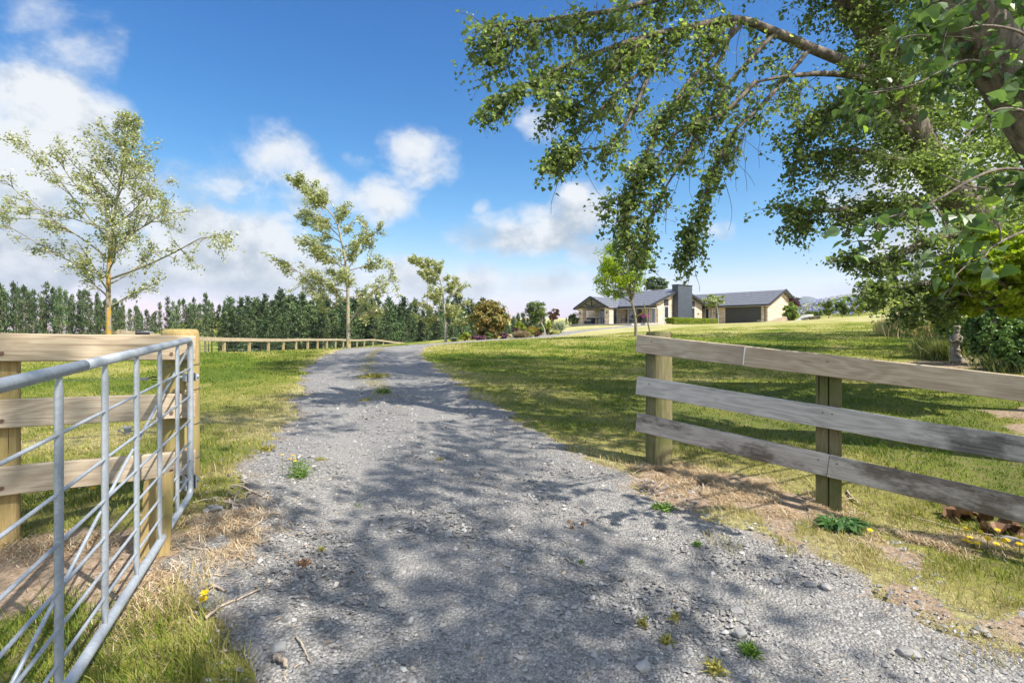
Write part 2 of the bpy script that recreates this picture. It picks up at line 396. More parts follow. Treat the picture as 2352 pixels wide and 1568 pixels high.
def ground_material():
    m, t, b = material('lawn_and_soil')
    p = t.geo(); big = t.noise(p, .35, 4); mid = t.noise(p, 2.4, 5, .65); fin = t.noise(p, 38, 4, .7)
    d = t.m('ADD', t.attr('dry'), t.m('ADD', t.m('MULTIPLY', t.m('SUBTRACT', mid, .5), .7), t.m('MULTIPLY', t.m('SUBTRACT', fin, .5), .8)))
    # broad mown bands on the far lawn
    st = t.noise(t.map(p, (.5, .12, 0)), 1.3, 3)
    d = t.m('ADD', d, t.m('MULTIPLY', t.m('SUBTRACT', st, .5), .35))
    col = t.ramp(d, [(.05, (.085, .135, .012)), (.33, (.195, .22, .028)), (.6, (.32, .30, .085)), (.95, (.46, .42, .20))])
    col = t.mix(t.m('MULTIPLY', t.rng(fin, .35, .7), .45), col, t.mix(.5, col, (.02, .035, .006)), 'MIX')
    col = t.mix(t.m('MULTIPLY', t.attr('worn'), t.rng(t.noise(p, 13, 6, .72), .40, .58, .1, .85)), col, t.ramp(t.noise(p, 50, 4, .7), [(.3, (.10, .085, .035)), (.7, (.24, .20, .10))]))
    s = t.m('ADD', t.attr('soil'), t.m('MULTIPLY', t.m('SUBTRACT', t.noise(p, 9, 5, .7), .5), .5))
    scol = t.ramp(t.noise(p, 26, 6, .7), [(.25, (.12, .085, .055)), (.5, (.29, .215, .15)), (.75, (.47, .375, .275))])
    col = t.mix(t.rng(s, .42, .62), col, scol)
    t.put(b.inputs['Base Color'], col); b.inputs['Roughness'].default_value = .9; b.inputs['Specular IOR Level'].default_value = .1
    t.put(b.inputs['Normal'], t.bump(t.m('ADD', fin, t.m('MULTIPLY', mid, 1.2)), .7, .04))
    return m
ground.data.materials.append(ground_material())

# ------------------------------------------------------------------ driveway (gravel sheet)
rows = []
for y in np.concatenate([np.arange(-11.5, 0, .5), np.arange(0, 8, .05), np.arange(8, 22, .12)]):
    jl = (vnoise(y, 0, .35, 31) - .5) * .36 + (vnoise(y, 0, .09, 32) - .5) * .2 + (vnoise(y, 0, .04, 36) - .5) * .08; jr = (vnoise(y, 0, .4, 33) - .5) * .4 + (vnoise(y, 0, .1, 34) - .5) * .2
    rows.append(((float(XL(y)) + jl, y), (float(XR(y)) + jr, y)))
tg = np.gradient(BEND, axis=0); tg /= np.linalg.norm(tg, axis=1, keepdims=True)
for p, d in zip(BEND[1:], tg[1:]):
    n = np.array([-d[1], d[0]]); j = (vnoise(p[0] * 3, p[1] * 3, 1, 35) - .5) * .3
    rows.append((p + n * (1.5 + j), p - n * (1.5 + j)))
rows = np.array(rows); S = np.linspace(0, 1, 70)
DX = rows[:, 0, 0][:, None] * (1 - S) + rows[:, 1, 0][:, None] * S; DY = rows[:, 0, 1][:, None] * (1 - S) + rows[:, 1, 1][:, None] * S
edge = np.minimum(S, 1 - S) * np.hypot(*(rows[:, 1] - rows[:, 0]).T)[:, None]
rut = -.030 * (np.exp(-((S - .27) / .10) ** 2) + np.exp(-((S - .75) / .10) ** 2)) + .012 * np.exp(-((S - .5) / .12) ** 2)
def gravel_rut(X, Y):
    s = (X - XL(Y)) / np.maximum(XR(Y) - XL(Y), .1)
    return -.030 * (np.exp(-((s - .27) / .10) ** 2) + np.exp(-((s - .75) / .10) ** 2)) + .012 * np.exp(-((s - .5) / .12) ** 2)
def drive_lift(X, Y): return .012 * (vnoise(X, Y, .35, 41) - .5) + .02 * (vnoise(X, Y, 1.1, 42) - .5)
DZ = gz(DX, DY) + .006 + (rut[None] + drive_lift(DX, DY)) * np.clip(edge * 4, 0, 1)
DZ = np.maximum(DZ, gz(DX, DY) - np.clip(sd_drive(DX, DY) * .25, 0, .03) + .004); DZ[:, 0] -= .05; DZ[:, -1] -= .05
n0, n1 = DX.shape
ii = (np.arange(n0 - 1)[:, None] * n1 + np.arange(n1 - 1)[None]).ravel()
center = np.broadcast_to(np.exp(-((S - .47) / .10) ** 2), DX.shape) * sstep(5, 9, DY)
drive = part('driveway', mesh_np('driveway', np.stack([DX, DY, DZ], -1).reshape(-1, 3), np.stack([ii, ii + 1, ii + n1 + 1, ii + n1], -1),
             {'edge': np.clip(1 - edge / .5, 0, 1).ravel(), 'mid': center.ravel(), 'rut': np.broadcast_to(np.exp(-((S - .27) / .09) ** 2) + np.exp(-((S - .75) / .09) ** 2), DX.shape).ravel()}, True), None)
tag(drive, kind='structure')
def gravel_material():
    m, t, b = material('slate_gravel')
    p = t.geo()
    v1 = t.n('ShaderNodeTexVoronoi', {'Vector': t.map(p, (1, 1, 1)), 'Scale': 62.0, 'Randomness': 1.0}); v2 = t.n('ShaderNodeTexVoronoi', {'Vector': p, 'Scale': 140.0})
    cell = t.n('ShaderNodeSeparateColor', {0: v1.outputs['Color']}).outputs[0]
    c2 = t.n('ShaderNodeSeparateColor', {0: v2.outputs['Color']}).outputs[1]
    f = t.m('ADD', t.m('MULTIPLY', cell, .6), t.m('MULTIPLY', c2, .4))
    col = t.ramp(f, [(.1, (.115, .11, .104)), (.5, (.24, .23, .218)), (.85, (.385, .37, .35))])
    fine = t.noise(p, 2.1, 5, .7)
    col = t.mix(t.rng(fine, .5, .7, 0, .55), col, t.ramp(c2, [(.2, (.17, .165, .16)), (.8, (.32, .305, .28))]))      # dusty fines
    col = t.mix(t.m('MULTIPLY', t.attr('rut'), t.rng(t.noise(p, 1.3, 4), .3, .6, .25, .75)), col, t.ramp(t.m('ADD', t.m('MULTIPLY', c2, .5), t.m('MULTIPLY', t.noise(p, 40, 4, .7), .5)), [(.25, (.19, .18, .165)), (.7, (.37, .355, .33))]))
    dirt = t.m('ADD', t.m('MULTIPLY', t.attr('edge'), .75), t.m('MULTIPLY', t.m('SUBTRACT', t.noise(p, 4.5, 5, .7), .5), 1.1))
    col = t.mix(t.rng(dirt, .45, .85, 0, .7), col, t.ramp(c2, [(.1, (.22, .165, .11)), (.9, (.40, .32, .23))]))
    mid = t.m('ADD', t.m('MULTIPLY', t.attr('mid'), .78), t.m('MULTIPLY', t.m('SUBTRACT', t.noise(p, 3.2, 5, .7), .5), 1.4))
    col = t.mix(t.rng(mid, .5, .8, 0, .75), col, t.ramp(c2, [(.1, (.13, .13, .03)), (.9, (.34, .27, .12))]))
    t.put(b.inputs['Base Color'], col); b.inputs['Roughness'].default_value = .8; b.inputs['Specular IOR Level'].default_value = .3
    h = t.m('ADD', t.m('MULTIPLY', t.m('SUBTRACT', 1.0, v1.outputs['Distance']), t.m('ADD', .4, cell)), t.m('MULTIPLY', c2, .4))
    t.put(b.inputs['Normal'], t.bump(h, .9, .014))
    return m
drive.data.materials.append(gravel_material())

def draw_Y(n, y0, y1, pw, g):
    """distances with density ~ Y**pw"""
    u = g.random(n); a = pw + 1
    return (y0 ** a + u * (y1 ** a - y0 ** a)) ** (1 / a)
g = np.random.default_rng(3)
# loose stones
def stones_np(P, size, g, flat=.55):
    n = len(P)
    base = np.array([(1,0,0),(.35,.9,0),(-.75,.62,.1),(-.9,-.45,0),(.2,-1,.05),(.25,.2,1),(-.35,-.15,.85),(0,0,-.6)])
    fc = np.array([(0,1,5),(1,2,5),(5,2,6),(2,3,6),(3,4,6),(6,4,5),(4,0,5),(1,0,7),(2,1,7),(3,2,7),(4,3,7),(0,4,7)])
    V = base[None] * (1 + g.normal(0, .2, (n, 8, 3)))
    V = V * size[:, None, None] * np.stack([np.ones(n), g.uniform(.55, .95, n), flat * g.uniform(.5, 1.2, n)], -1)[:, None]
    a = g.uniform(0, 2 * np.pi, n); ti = g.normal(0, .3, n)
    c, s = np.cos(ti)[:, None], np.sin(ti)[:, None]; x, z = V[..., 0] * c + V[..., 2] * s, -V[..., 0] * s + V[..., 2] * c
    c, s = np.cos(a)[:, None], np.sin(a)[:, None]; x, y = x * c - V[..., 1] * s, x * s + V[..., 1] * c
    V = np.stack([x, y, z], -1) + P[:, None]
    return V.reshape(-1, 3), (np.arange(n)[:, None, None] * 8 + fc[None]).reshape(-1, 3), np.repeat(g.random(n), 8)
N = 150000
Y = draw_Y(N, 1.3, 12.0, -.9, g); X = g.uniform(-1, 1, N) * (Y * 1.02 + .8)
sd = sd_drive(X, Y); keep = (sd > -.25) & (g.random(N) < np.clip(.35 + sd * 1.8, .03, 1)); keep |= (sd > -1.0) & (X > 1.0) & (Y < 4.6) & (g.random(N) < .5) & (vnoise(X, Y, .3, 12) > .4); keep |= (sd > -.7) & (X < -.5) & (Y > 1.3) & (Y < 4.8) & (g.random(N) < .2 * np.exp(sd * 2.5)); keep &= ~((X < -1.75) & (Y < 3.3))
X, Y = X[keep], Y[keep]
siz = np.minimum(.0042 * (1 - g.random(len(X))) ** (-.40), .019) * np.clip(.95 + .05 * Y, 1, 1.4)
soft = vnoise(X, Y, .6, 51) - 9.0 * np.abs(np.minimum(gravel_rut(X, Y), 0)); kp = g.random(len(X)) < np.clip(.42 + soft * 1.2, 0, 1); X, Y, siz = X[kp], Y[kp], siz[kp]
def drive_z(X, Y): return np.maximum(gz(X, Y) + .006 + drive_lift(X, Y) * np.clip(sd_drive(X, Y) * 4, 0, 1), gz(X, Y) + .002)
def surf(X, Y):
    sd = sd_drive(X, Y); base = gz(X, Y)
    z = base + .006 + (gravel_rut(X, Y) + drive_lift(X, Y)) * np.clip(sd * 4, 0, 1)
    z = np.maximum(z, base - np.clip(sd * .25, 0, .03) + .004)
    return np.where(sd > 0, z, base)
Z = surf(X, Y)
V, Fc, rnd = stones_np(np.stack([X, Y, Z + siz * .1], -1), siz, g)
def stone_material():
    m, t, b = material('slate_chips')
    r = t.attr('rnd'); r2 = t.m('FRACT', t.m('MULTIPLY', r, 17.3))
    col = t.ramp(r, [(0, (.115, .111, .106)), (.4, (.22, .212, .202)), (.9, (.335, .322, .306)), (.97, (.45, .44, .42)), (1, (.33, .25, .17))])
    col = t.mix(t.rng(t.noise(t.geo(), 60, 3), .5, .8, 0, .35), col, (.36, .36, .34))
    t.put(b.inputs['Base Color'], col); b.inputs['Roughness'].default_value = .7; b.inputs['Specular IOR Level'].default_value = .35
    return m
M_STONE = stone_material()
tag(part('gravel', mesh_np('gravel', V, Fc, {'rnd': rnd}), M_STONE), 'blue grey slate gravel spread over the driveway', 'gravel', kind='stuff')

# ------------------------------------------------------------------ grass
def blade_mat():
    m, t, b = material('grass_blades')
    r = t.attr('rnd'); d = t.attr('dry')
    f = t.m('ADD', t.m('MULTIPLY', d, .9), t.m('MULTIPLY', t.m('SUBTRACT', r, .5), .75))
    col = t.ramp(f, [(.0, (.075, .132, .012)), (.3, (.18, .218, .027)), (.55, (.32, .30, .075)), (.8, (.44, .36, .165)), (1, (.52, .40, .23))])
    t.put(b.inputs['Base Color'], col); b.inputs['Roughness'].default_value = .55; b.inputs['Specular IOR Level'].default_value = .3
    tr = t.n('ShaderNodeBsdfTranslucent', {'Color': t.mix(1.0, col, (1.0, 1.1, .6), 'MULTIPLY')})
    t.put(t.nt.nodes['Material Output'].inputs[0], t.n('ShaderNodeMixShader', {0: .3, 1: b.outputs[0], 2: tr.outputs[0]}).outputs[0])
    return m
M_GRASS = blade_mat()
def blades(P, h, w, g, lean=.35):
    n = len(P); a = g.uniform(0, 2 * np.pi, n); s = np.stack([np.cos(a), np.sin(a), np.zeros(n)], -1)
    d = np.stack([g.normal(-.12, lean, n), g.normal(0, lean, n), np.ones(n)], -1); d /= np.linalg.norm(d, axis=1, keepdims=True)
    bend = np.stack([g.normal(-.15, lean, n), g.normal(0, lean, n), g.normal(-.1, .1, n)], -1)
    mid = P + d * (h * .55)[:, None]; tip = P + d * h[:, None] + bend * (h * .5)[:, None]
    V = np.stack([P - s * (w * .45)[:, None], P + s * (w * .45)[:, None], mid + s * (w * .5)[:, None], mid - s * (w * .5)[:, None], tip], 1)
    o = np.arange(n)[:, None] * 5
    Fc = np.concatenate([o + np.array([[0, 1, 2]]), o + np.array([[0, 2, 3]]), o + np.array([[3, 2, 4]])])
    return V.reshape(-1, 3), Fc
g = np.random.default_rng(5)
N = 560000
Y = np.concatenate([draw_Y(N, 1.45, 34.0, -.62, g)]); X = g.uniform(-1, 1, N) * (Y * .98 + .6)
sd = sd_drive(X, Y); so = soil_at(X, Y); dr = dry_at(X, Y)
tuft = vnoise(X, Y, .13, 61)
sx = np.clip((X - XL(Y)) / np.maximum(XR(Y) - XL(Y), .1), 0, 1)
pm = .22 * np.exp(-((sx - .46) / .08) ** 2) * sstep(6.5, 9, Y) * sstep(19, 12, Y) * (vnoise(X, Y, .5, 63) > .5)
# right verge below the fence: gravel thins out into turf
verge = sstep(.9, 0, sd) * (X > 1.2) * (Y < 4.3) * (vnoise(X, Y, .25, 64) > .5) * .75
pr = np.where(sd < .06, np.clip(.35 - sd * 3.2, 0, 1) * (.4 + .6 * (vnoise(X, Y, .18, 67) > .42)), np.maximum(pm, verge)) * (so < .5) * np.clip(.35 + tuft * .9, 0, 1)
pr *= 1 - .85 * np.clip(straw_at(X, Y), 0, 1)
keep = (g.random(N) < pr * (1 - .8 * sstep(15, 32, Y))) & (X > -14.5)
X, Y, dr, sd, tuft = X[keep], Y[keep], dr[keep], sd[keep], tuft[keep]
h = (.012 + .030 * g.random(len(X)) ** 2 + .018 * tuft) * (1 + .5 * (vnoise(X, Y, .8, 65) > .62)) * (1 + .45 * sstep(6, 2.5, Y))
h *= 1 + .45 * ((X < -1.2) & (Y < 3)); w = np.maximum(.0032, Y * .0010) * g.uniform(.7, 1.3, len(X)); h = np.maximum(h, Y * .0014)
V, Fc = blades(np.stack([X, Y, surf(X, Y) - .004], -1), h, w, g)
rn = np.repeat(g.random(len(X)), 5)
tag(part('grass', mesh_np('grass', V, Fc, {'rnd': rn, 'dry': np.repeat(np.clip(dr - .05 + .12 * (sd > -.25), 0, 1), 5)}), M_GRASS), 'short mown lawn grass with dry yellow patches', 'grass', kind='stuff')
# matted straw
N = 34000
P = []
for (c, r), k in zip(STRAW, [9, 4, 5, 4, 2, 1, 2, 1]):
    n = N * k // 30; q = g.normal(0, .6, (n, 2)) * np.array(r) + np.array(c); P.append(q)
P = np.concatenate(P); P = P[(vnoise(P[:, 0], P[:, 1], .14, 71) > .36)]
hump = .05 * vnoise(P[:, 0], P[:, 1], .16, 72) * straw_at(P[:, 0], P[:, 1])
C = np.stack([P[:, 0], P[:, 1], surf(P[:, 0], P[:, 1]) + hump * g.random(len(P))], -1)
ax = rand_unit(len(C), g) * np.array([1, 1, .22]); ax /= np.linalg.norm(ax, axis=1, keepdims=True)
L = g.uniform(.03, .10, len(C)); side = np.cross(ax, np.array([0, 0, 1.0])); wv = side * .0010
bow = np.array([0, 0, 1.0]) * (L * g.uniform(0, .3, len(C)))[:, None] + side * (L * g.normal(0, .2, len(C)))[:, None]
A, B = C - ax * (L / 2)[:, None], C + ax * (L / 2)[:, None]; Mid = C + bow
V = np.stack([A - wv, A + wv, Mid + wv, Mid - wv, B + wv, B - wv], 1).reshape(-1, 3); o = np.arange(len(C))[:, None] * 6
Fc = np.concatenate([o + np.array([[0, 1, 2, 3]]), o + np.array([[3, 2, 4, 5]])])
M_STRAW = leaf_mat('dead_grass_straw', (.26, .155, .08), (.60, .45, .28), (.70, .60, .44), .15, .7, .2, .25, 9)
tag(part('dead_grass', mesh_np('dead_grass', V, Fc, {'rnd': np.repeat(g.random(len(C)), 6)}), M_STRAW), 'matted tan dead grass heaped along the fence foot and gatepost', 'dead grass', kind='stuff')

# ------------------------------------------------------------------ sky, sun, camera
SUN = np.array([.84, -.54, 0]); SUN /= np.linalg.norm(SUN); EL = 50.0
SUNV = np.array([SUN[0] * math.cos(R(EL)), SUN[1] * math.cos(R(EL)), math.sin(R(EL))])
def build_world():
    w = bpy.data.worlds.new('World'); SC.world = w; w.use_nodes = True
    t = NT(w.node_tree); bg = w.node_tree.nodes['Background']
    sky = t.n('ShaderNodeTexSky', sky_type='NISHITA', sun_disc=False)
    sky.sun_elevation = R(EL); sky.sun_rotation = math.atan2(SUN[0], SUN[1]); sky.air_density = 1.0; sky.dust_density = .15; sky.ozone_density = 2.2
    d = t.n('ShaderNodeTexCoord').outputs['Generated']
    xyz = t.n('ShaderNodeSeparateXYZ', {0: d}).outputs
    az = t.m('ARCTAN2', xyz[0], xyz[1]); el = t.m('ARCSINE', xyz[2])
    warp = t.n('ShaderNodeTexNoise', {'Vector': d, 'Scale': 6.0, 'Detail': 4.0, 'Roughness': .6}).outputs['Color']
    ws = t.n('ShaderNodeSeparateXYZ', {0: warp}).outputs
    azw = t.m('ADD', az, t.m('MULTIPLY', t.m('SUBTRACT', ws[0], .5), .12)); elw = t.m('ADD', el, t.m('MULTIPLY', t.m('SUBTRACT', ws[1], .5), .09))
    field = None
    blobs = [(130,300,200,120,1.1),(40,430,220,190,1.15),(200,470,190,150,.95),(120,580,330,110,1.0),(560,590,170,110,1.15),(440,560,150,110,1.0),(670,630,150,70,.95),(330,640,220,70,.9),
             (640,375,120,75,.62),(740,440,120,65,.72),(480,420,170,80,.52),(880,455,85,65,1.0),(970,365,85,65,.82),(820,358,45,22,.42),(80,100,180,120,.36),(20,180,90,80,.36),(210,60,70,70,.25),
             (1090,650,85,45,.95),(960,650,130,55,.75),(800,650,120,60,.75),(1200,535,150,42,.88),(1335,490,85,65,.98),(1280,520,120,48,.85),(1375,575,70,45,.62),(1250,280,45,45,.45),(1640,537,45,26,.45),(1105,482,20,22,.4),
             (1250,660,120,30,.6),(2160,430,260,230,1.05),(2330,600,200,150,.9),(1750,690,60,20,.4),(1930,660,90,22,.45)]
    for (px, py, rx, ry, s) in blobs:
        a0 = math.atan((px - CX) / F); ca = math.cos(a0); e0 = math.atan((HY - py) / F * ca); ra = rx / F * ca * ca * 1.25; re = ry / F * ca * 1.25
        u = t.m('MULTIPLY', t.m('SUBTRACT', azw, a0), 1 / ra); v = t.m('MULTIPLY', t.m('SUBTRACT', elw, e0), 1 / re)
        q = t.m('MULTIPLY', t.m('SUBTRACT', 1.0, t.m('ADD', t.m('MULTIPLY', u, u), t.m('MULTIPLY', v, v))), s)
        field = q if field is None else t.m('MAXIMUM', field, q)
    # unseen cloud behind the camera and overhead, added to lift the fill light
    back = t.rng(t.noise(t.map(d, (2.2, 2.2, 3)), 1.0, 3), .36, .62, -1.0, 1.2)
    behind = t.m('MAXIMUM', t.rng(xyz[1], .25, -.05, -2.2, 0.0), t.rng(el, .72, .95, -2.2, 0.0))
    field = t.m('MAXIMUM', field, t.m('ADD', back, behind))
    fb = t.noise(t.map(d, (1, 1, 1.35)), 9.0, 9, .62, .15)
    fb2 = t.noise(t.map(d, (1, 1, 1.35), (-.022, .0, -.03)), 9.0, 6, .6, .15)
    a = t.rng(t.m('ADD', field, t.m('MULTIPLY', t.m('SUBTRACT', fb, .5), 2.1)), .02, .95, 0, 1, True)
    a = t.m('MULTIPLY', a, .96)
    relief = t.m('SUBTRACT', fb, fb2)
    hgt = t.rng(el, .04, .26, .0, 1.0)
    lum = t.m('ADD', t.m('ADD', t.m('MULTIPLY', relief, 1.7), .64), t.m('MULTIPLY', hgt, .30))
    lum = t.m('ADD', lum, t.m('MULTIPLY', t.m('SUBTRACT', t.noise(d, 4.0, 3), .5), .55))
    cl = t.ramp(lum, [(.28, (.36, .42, .49)), (.62, (.58, .64, .70)), (.95, (.95, .97, .98))])
    cl = t.n('ShaderNodeVectorMath', {0: cl, 'Scale': t.m('MULTIPLY', t.m('ADD', 1.0, t.m('MULTIPLY', t.rng(behind, -.6, 0), 1.5)), CLOUD_K)}, operation='SCALE').outputs[0]  # out-of-view clouds get extra brightness as added fill
    k = SKY_STR * 2 ** EXPO
    ch = t.n('ShaderNodeSeparateColor', {0: sky.outputs[0]}).outputs
    f3 = [t.m('MULTIPLY', t.m('POWER', t.m('MULTIPLY', ch[i], k), p_), g_ / k) for i, (p_, g_) in enumerate(((2.7, .58), (1.46, .515), (1.0, .64)))]
    f3[0] = t.m('MINIMUM', f3[0], t.m('MULTIPLY', f3[1], .86)); f3[1] = t.m('MINIMUM', f3[1], t.m('MULTIPLY', f3[2], .93))
    gm = t.n('ShaderNodeCombineColor', {0: f3[0], 1: f3[1], 2: f3[2]}).outputs[0]      # deep polarised blue
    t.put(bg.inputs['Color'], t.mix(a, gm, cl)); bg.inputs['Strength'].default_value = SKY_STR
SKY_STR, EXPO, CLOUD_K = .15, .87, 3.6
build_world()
sun = bpy.data.objects.new('sun', bpy.data.lights.new('sun', 'SUN')); COL.objects.link(sun)
sun.data.energy = 4.9; sun.data.angle = R(.53); sun.data.color = (1.0, .94, .84)
sun.rotation_euler = Vector(tuple(-SUNV)).to_track_quat('-Z', 'Y').to_euler()
cam = bpy.data.objects.new('camera', bpy.data.cameras.new('camera')); COL.objects.link(cam); SC.camera = cam
cam.location = (0, 0, CZ); cam.rotation_euler = (R(90), 0, 0)
cam.data.sensor_width = 36; cam.data.lens = F / 2351 * 36; cam.data.shift_y = -(784 - HY) / 2351
cam.data.clip_start = .05; cam.data.clip_end = 20000
SC.view_settings.view_transform = 'Standard'; SC.view_settings.look = 'None'; SC.view_settings.gamma = 1; SC.view_settings.exposure = EXPO
SC.cycles.max_bounces = 6; SC.cycles.diffuse_bounces = 3; SC.cycles.transmission_bounces = 4; SC.cycles.transparent_max_bounces = 4
SC.cycles.use_denoising = True; SC.cycles.caustics_reflective = False; SC.cycles.caustics_refractive = False
# ------------------------------------------------------------------ fences, gate, statue
M_RAILTAN = wood_mat('sawn_pale_rail', (.28, .21, .135), (.52, .43, .31), stain=(.15, .11, .075), slo=.54, shi=.85)
M_RAILNEW = wood_mat('sawn_buff_rail', (.285, .22, .15), (.52, .44, .335), stain=(.17, .125, .09), slo=.52, shi=.8)
M_RAILGREY = wood_mat('weathered_grey_rail', (.26, .245, .225), (.53, .50, .455), stain=(.07, .066, .063), stain_sc=1.0, slo=.53, shi=.66)
M_RAILDIRT = wood_mat('weathered_dirty_rail', (.25, .225, .195), (.48, .44, .385), stain=(.085, .066, .05), stain_sc=1.3, slo=.46, shi=.58)
def post_mat(name, c0, c1, green):
    m, t, b = material(name)
    p = t.geo(); v = t.map(p, (9, 9, .8)); f = t.noise(v, 6, 6, .65, .3)
    col = t.ramp(f, [(.3, c0), (.7, c1)])
    col = t.mix(t.rng(t.noise(p, 4, 4), .45, .7), col, green)
    col = t.mix(t.rng(t.noise(t.map(p, (14, 14, .5)), 3, 3), .66, .72), col, tuple(x * .35 for x in c0))
    t.put(b.inputs['Base Color'], col); b.inputs['Roughness'].default_value = .85; b.inputs['Specular IOR Level'].default_value = .2
    t.put(b.inputs['Normal'], t.bump(f, .6, .01)); return m
M_POSTNEW = post_mat('treated_yellow_post', (.28, .195, .08), (.46, .34, .16), (.28, .24, .085))
M_POSTOLD = post_mat('mossy_old_post', (.10, .086, .044), (.225, .195, .105), (.10, .115, .035))
M_POSTFAR = post_mat('pale_tan_post', (.30, .22, .11), (.46, .35, .2), (.30, .27, .13))
M_ENDGRAIN = M_POSTNEW
def galv():
    m, t, b = material('galvanised_steel')
    p = t.geo(); c = t.n('ShaderNodeSeparateColor', {0: t.n('ShaderNodeTexVoronoi', {'Vector': p, 'Scale': 95.0}).outputs['Color']}).outputs[0]
    f = t.m('ADD', t.m('MULTIPLY', c, .22), t.m('MULTIPLY', t.noise(p, 14, 5, .7), .65))
    t.put(b.inputs['Base Color'], t.ramp(f, [(.25, (.31, .34, .375)), (.6, (.42, .455, .495)), (.85, (.54, .57, .60))]))
    t.put(b.inputs['Roughness'], t.rng(f, .2, .8, .62, .42)); b.inputs['Metallic'].default_value = .35
    t.put(b.inputs['Normal'], t.bump(t.noise(p, 120, 3), .12, .002)); return m
M_GALV = galv()
M_WIRE = simple('fence_wire', (.32, .33, .34), .45, .8)
M_BOLT = simple('rusty_bolt', (.16, .09, .06), .7, .3)
M_BLACK = simple('black_plastic', (.02, .02, .022), .45)

def lathe(profile, k=20, wob=0.0, seed=0, squash=1.0):
    """profile: (radius, z) bottom to top, closed at both ends"""
    b = MB(); g = np.random.default_rng(seed); w = g.normal(0, wob, k)
    vs = []
    for r, z in profile:
        for i in range(k):
            a = 2 * math.pi * i / k; rr = r * (1 + w[i]); vs.append((rr * math.cos(a), rr * math.sin(a) * squash, z))
    fs = []
    for j in range(len(profile) - 1):
        for i in range(k): fs.append((j * k + i, j * k + (i + 1) % k, (j + 1) * k + (i + 1) % k, (j + 1) * k + i))
    b.add(vs, fs, True); b.add([vs[i] for i in range(k)][::-1], [tuple(range(k))]); b.add(vs[-k:], [tuple(range(k))])
    return b
def P3(v): return Vector(tuple(map(float, v)))

# ---- left fence
fd = np.array([.8, .6, 0]); fn = np.array([.6, -.8, 0])
LC = np.array([-2.134, 3.66, 0])
zb = gz1(LC[0], LC[1])
lf = thing('wooden_fence', (LC[0], LC[1], zb), 'three rail timber fence with chunky yellow round gatepost behind the metal gate', 'fence')
top = CZ + .022
prof = [(.112, -.35), (.110, 0), (.108, top - zb - .03), (.100, top - zb - .008), (.085, top - zb)]
part('post', lathe(prof, 24, .012, 1).mesh('post'), M_POSTNEW, lf, Matrix.Translation((LC[0], LC[1], zb)), label='round yellow corner gatepost with chamfered top')
RC = np.array([-2.056, 3.555, 0])
for (zc, ze, mt) in [(-.097, -.079, M_RAILTAN), (-.46, -.438, M_RAILNEW), (-.817, -.797, M_RAILNEW)]:
    p0 = RC + fd * .065; p1 = RC - fd * 2.9
    s = (ze - zc) / .8
    r = beam('rail', (p0[0], p0[1], CZ + zc), (p1[0], p1[1], CZ + zc + s * 2.9), .045, .152, mt, lf, bev=.005)
    for q in (.10, .92):
        bp = RC + fd * (.03 - q * .95) + fn * .0235
        bm2 = MB(); bm2.tube([P3((bp[0], bp[1], CZ + zc + s * q - .035)), P3((*(bp + fn * .005)[:2], CZ + zc + s * q - .035))], .010, 10)
        part('bolt', bm2.mesh('bolt'), M_BOLT, r)
for s in (.86, 2.2):
    c = RC - fd * s - fn * .085; z0 = gz1(c[0], c[1])
    b = MB(); b.box((0, 0, 0), (.165, .12, CZ - .03 - z0 + .3), .012)
    M = Matrix.Translation((c[0], c[1], (CZ - .03 + z0 - .3) / 2)) @ Matrix.Rotation(math.atan2(fd[1], fd[0]), 4, 'Z')
    part('post', b.mesh('post'), M_POSTNEW, lf, M)
for (za, zc2, off) in [((.03), -.018, .09), (-.22, -.285, .16), (-.545, -.63, .16)]:
    a = RC - fd * 2.9 - fn * off; e = RC - fd * .03 - fn * off
    pts = [a * (1 - t) + e * t + np.array([0, 0, CZ + za * (1 - t) + zc2 * t - .012 * math.sin(math.pi * t)]) for t in np.linspace(0, 1, 12)]
    part('wire', MB().tube(pts, .0016, 5).mesh('wire'), M_WIRE, lf)
for z in (-.20, -.36, -.58, -.80):      # wire wraps round the gatepost
    pts = [(LC[0] + .114 * math.cos(a), LC[1] + .114 * math.sin(a), CZ + z + .01 * math.sin(a)) for a in np.linspace(0, 2 * math.pi, 25)]
    part('wire', MB().tube(pts, .0017, 5, False).mesh('wire'), M_WIRE, lf)
# insulator on the top rail, handle and strainer on the wires
ins = at(327, 768, 3.52)
t0 = thing('fence_insulator', ins, 'small black insulator clip on the top rail of the gate fence', 'insulator')
b = MB(); b.box((0, 0, .008), (.075, .03, .018), .004); b.box((-.02, 0, .022), (.03, .026, .014), .004)
part('clip', b.mesh('clip'), M_BLACK, t0, Matrix.Translation(P3(ins)) @ Matrix.Rotation(.64, 4, 'Z'))
part('pin', MB().tube([ins + np.array([.01, 0, .02]), ins + fd * .06 + np.array([0, 0, .012])], .003, 6).mesh('pin'), M_GALV, t0)
hp = at(330, 870, 3.62)
t0 = thing('gate_handle', hp, 'black and white electric fence handle hanging on the wire behind the gate', 'fence handle')
part('grip', MB().tube([hp - fd * .035, hp + fd * .01, hp + fd * .03], [.009, .011, .009], 10).mesh('grip'), simple('white_plastic', (.6, .6, .58), .5), t0)
part('hook', MB().tube([hp + fd * .03, hp + fd * .05 + np.array([0, 0, .012]), hp + fd * .09 + np.array([0, 0, .008]), hp + fd * .1 + np.array([0, 0, -.004]), hp + fd * .085 + np.array([0, 0, -.012]), hp + fd * .04 + np.array([0, 0, -.006])], .0035, 6).mesh('hook'), M_BLACK, t0)
hp = at(293, 986, 3.55)
t0 = thing('wire_strainer', hp, 'small ratchet wire strainer below the middle rail of the gate fence', 'wire strainer')
b = MB(); b.tube([hp - fn * .012, hp + fn * .012], .022, 10); b.tube([hp - fn * .018, hp + fn * .018], .010, 8)
part('spool', b.mesh('spool'), M_GALV, t0)
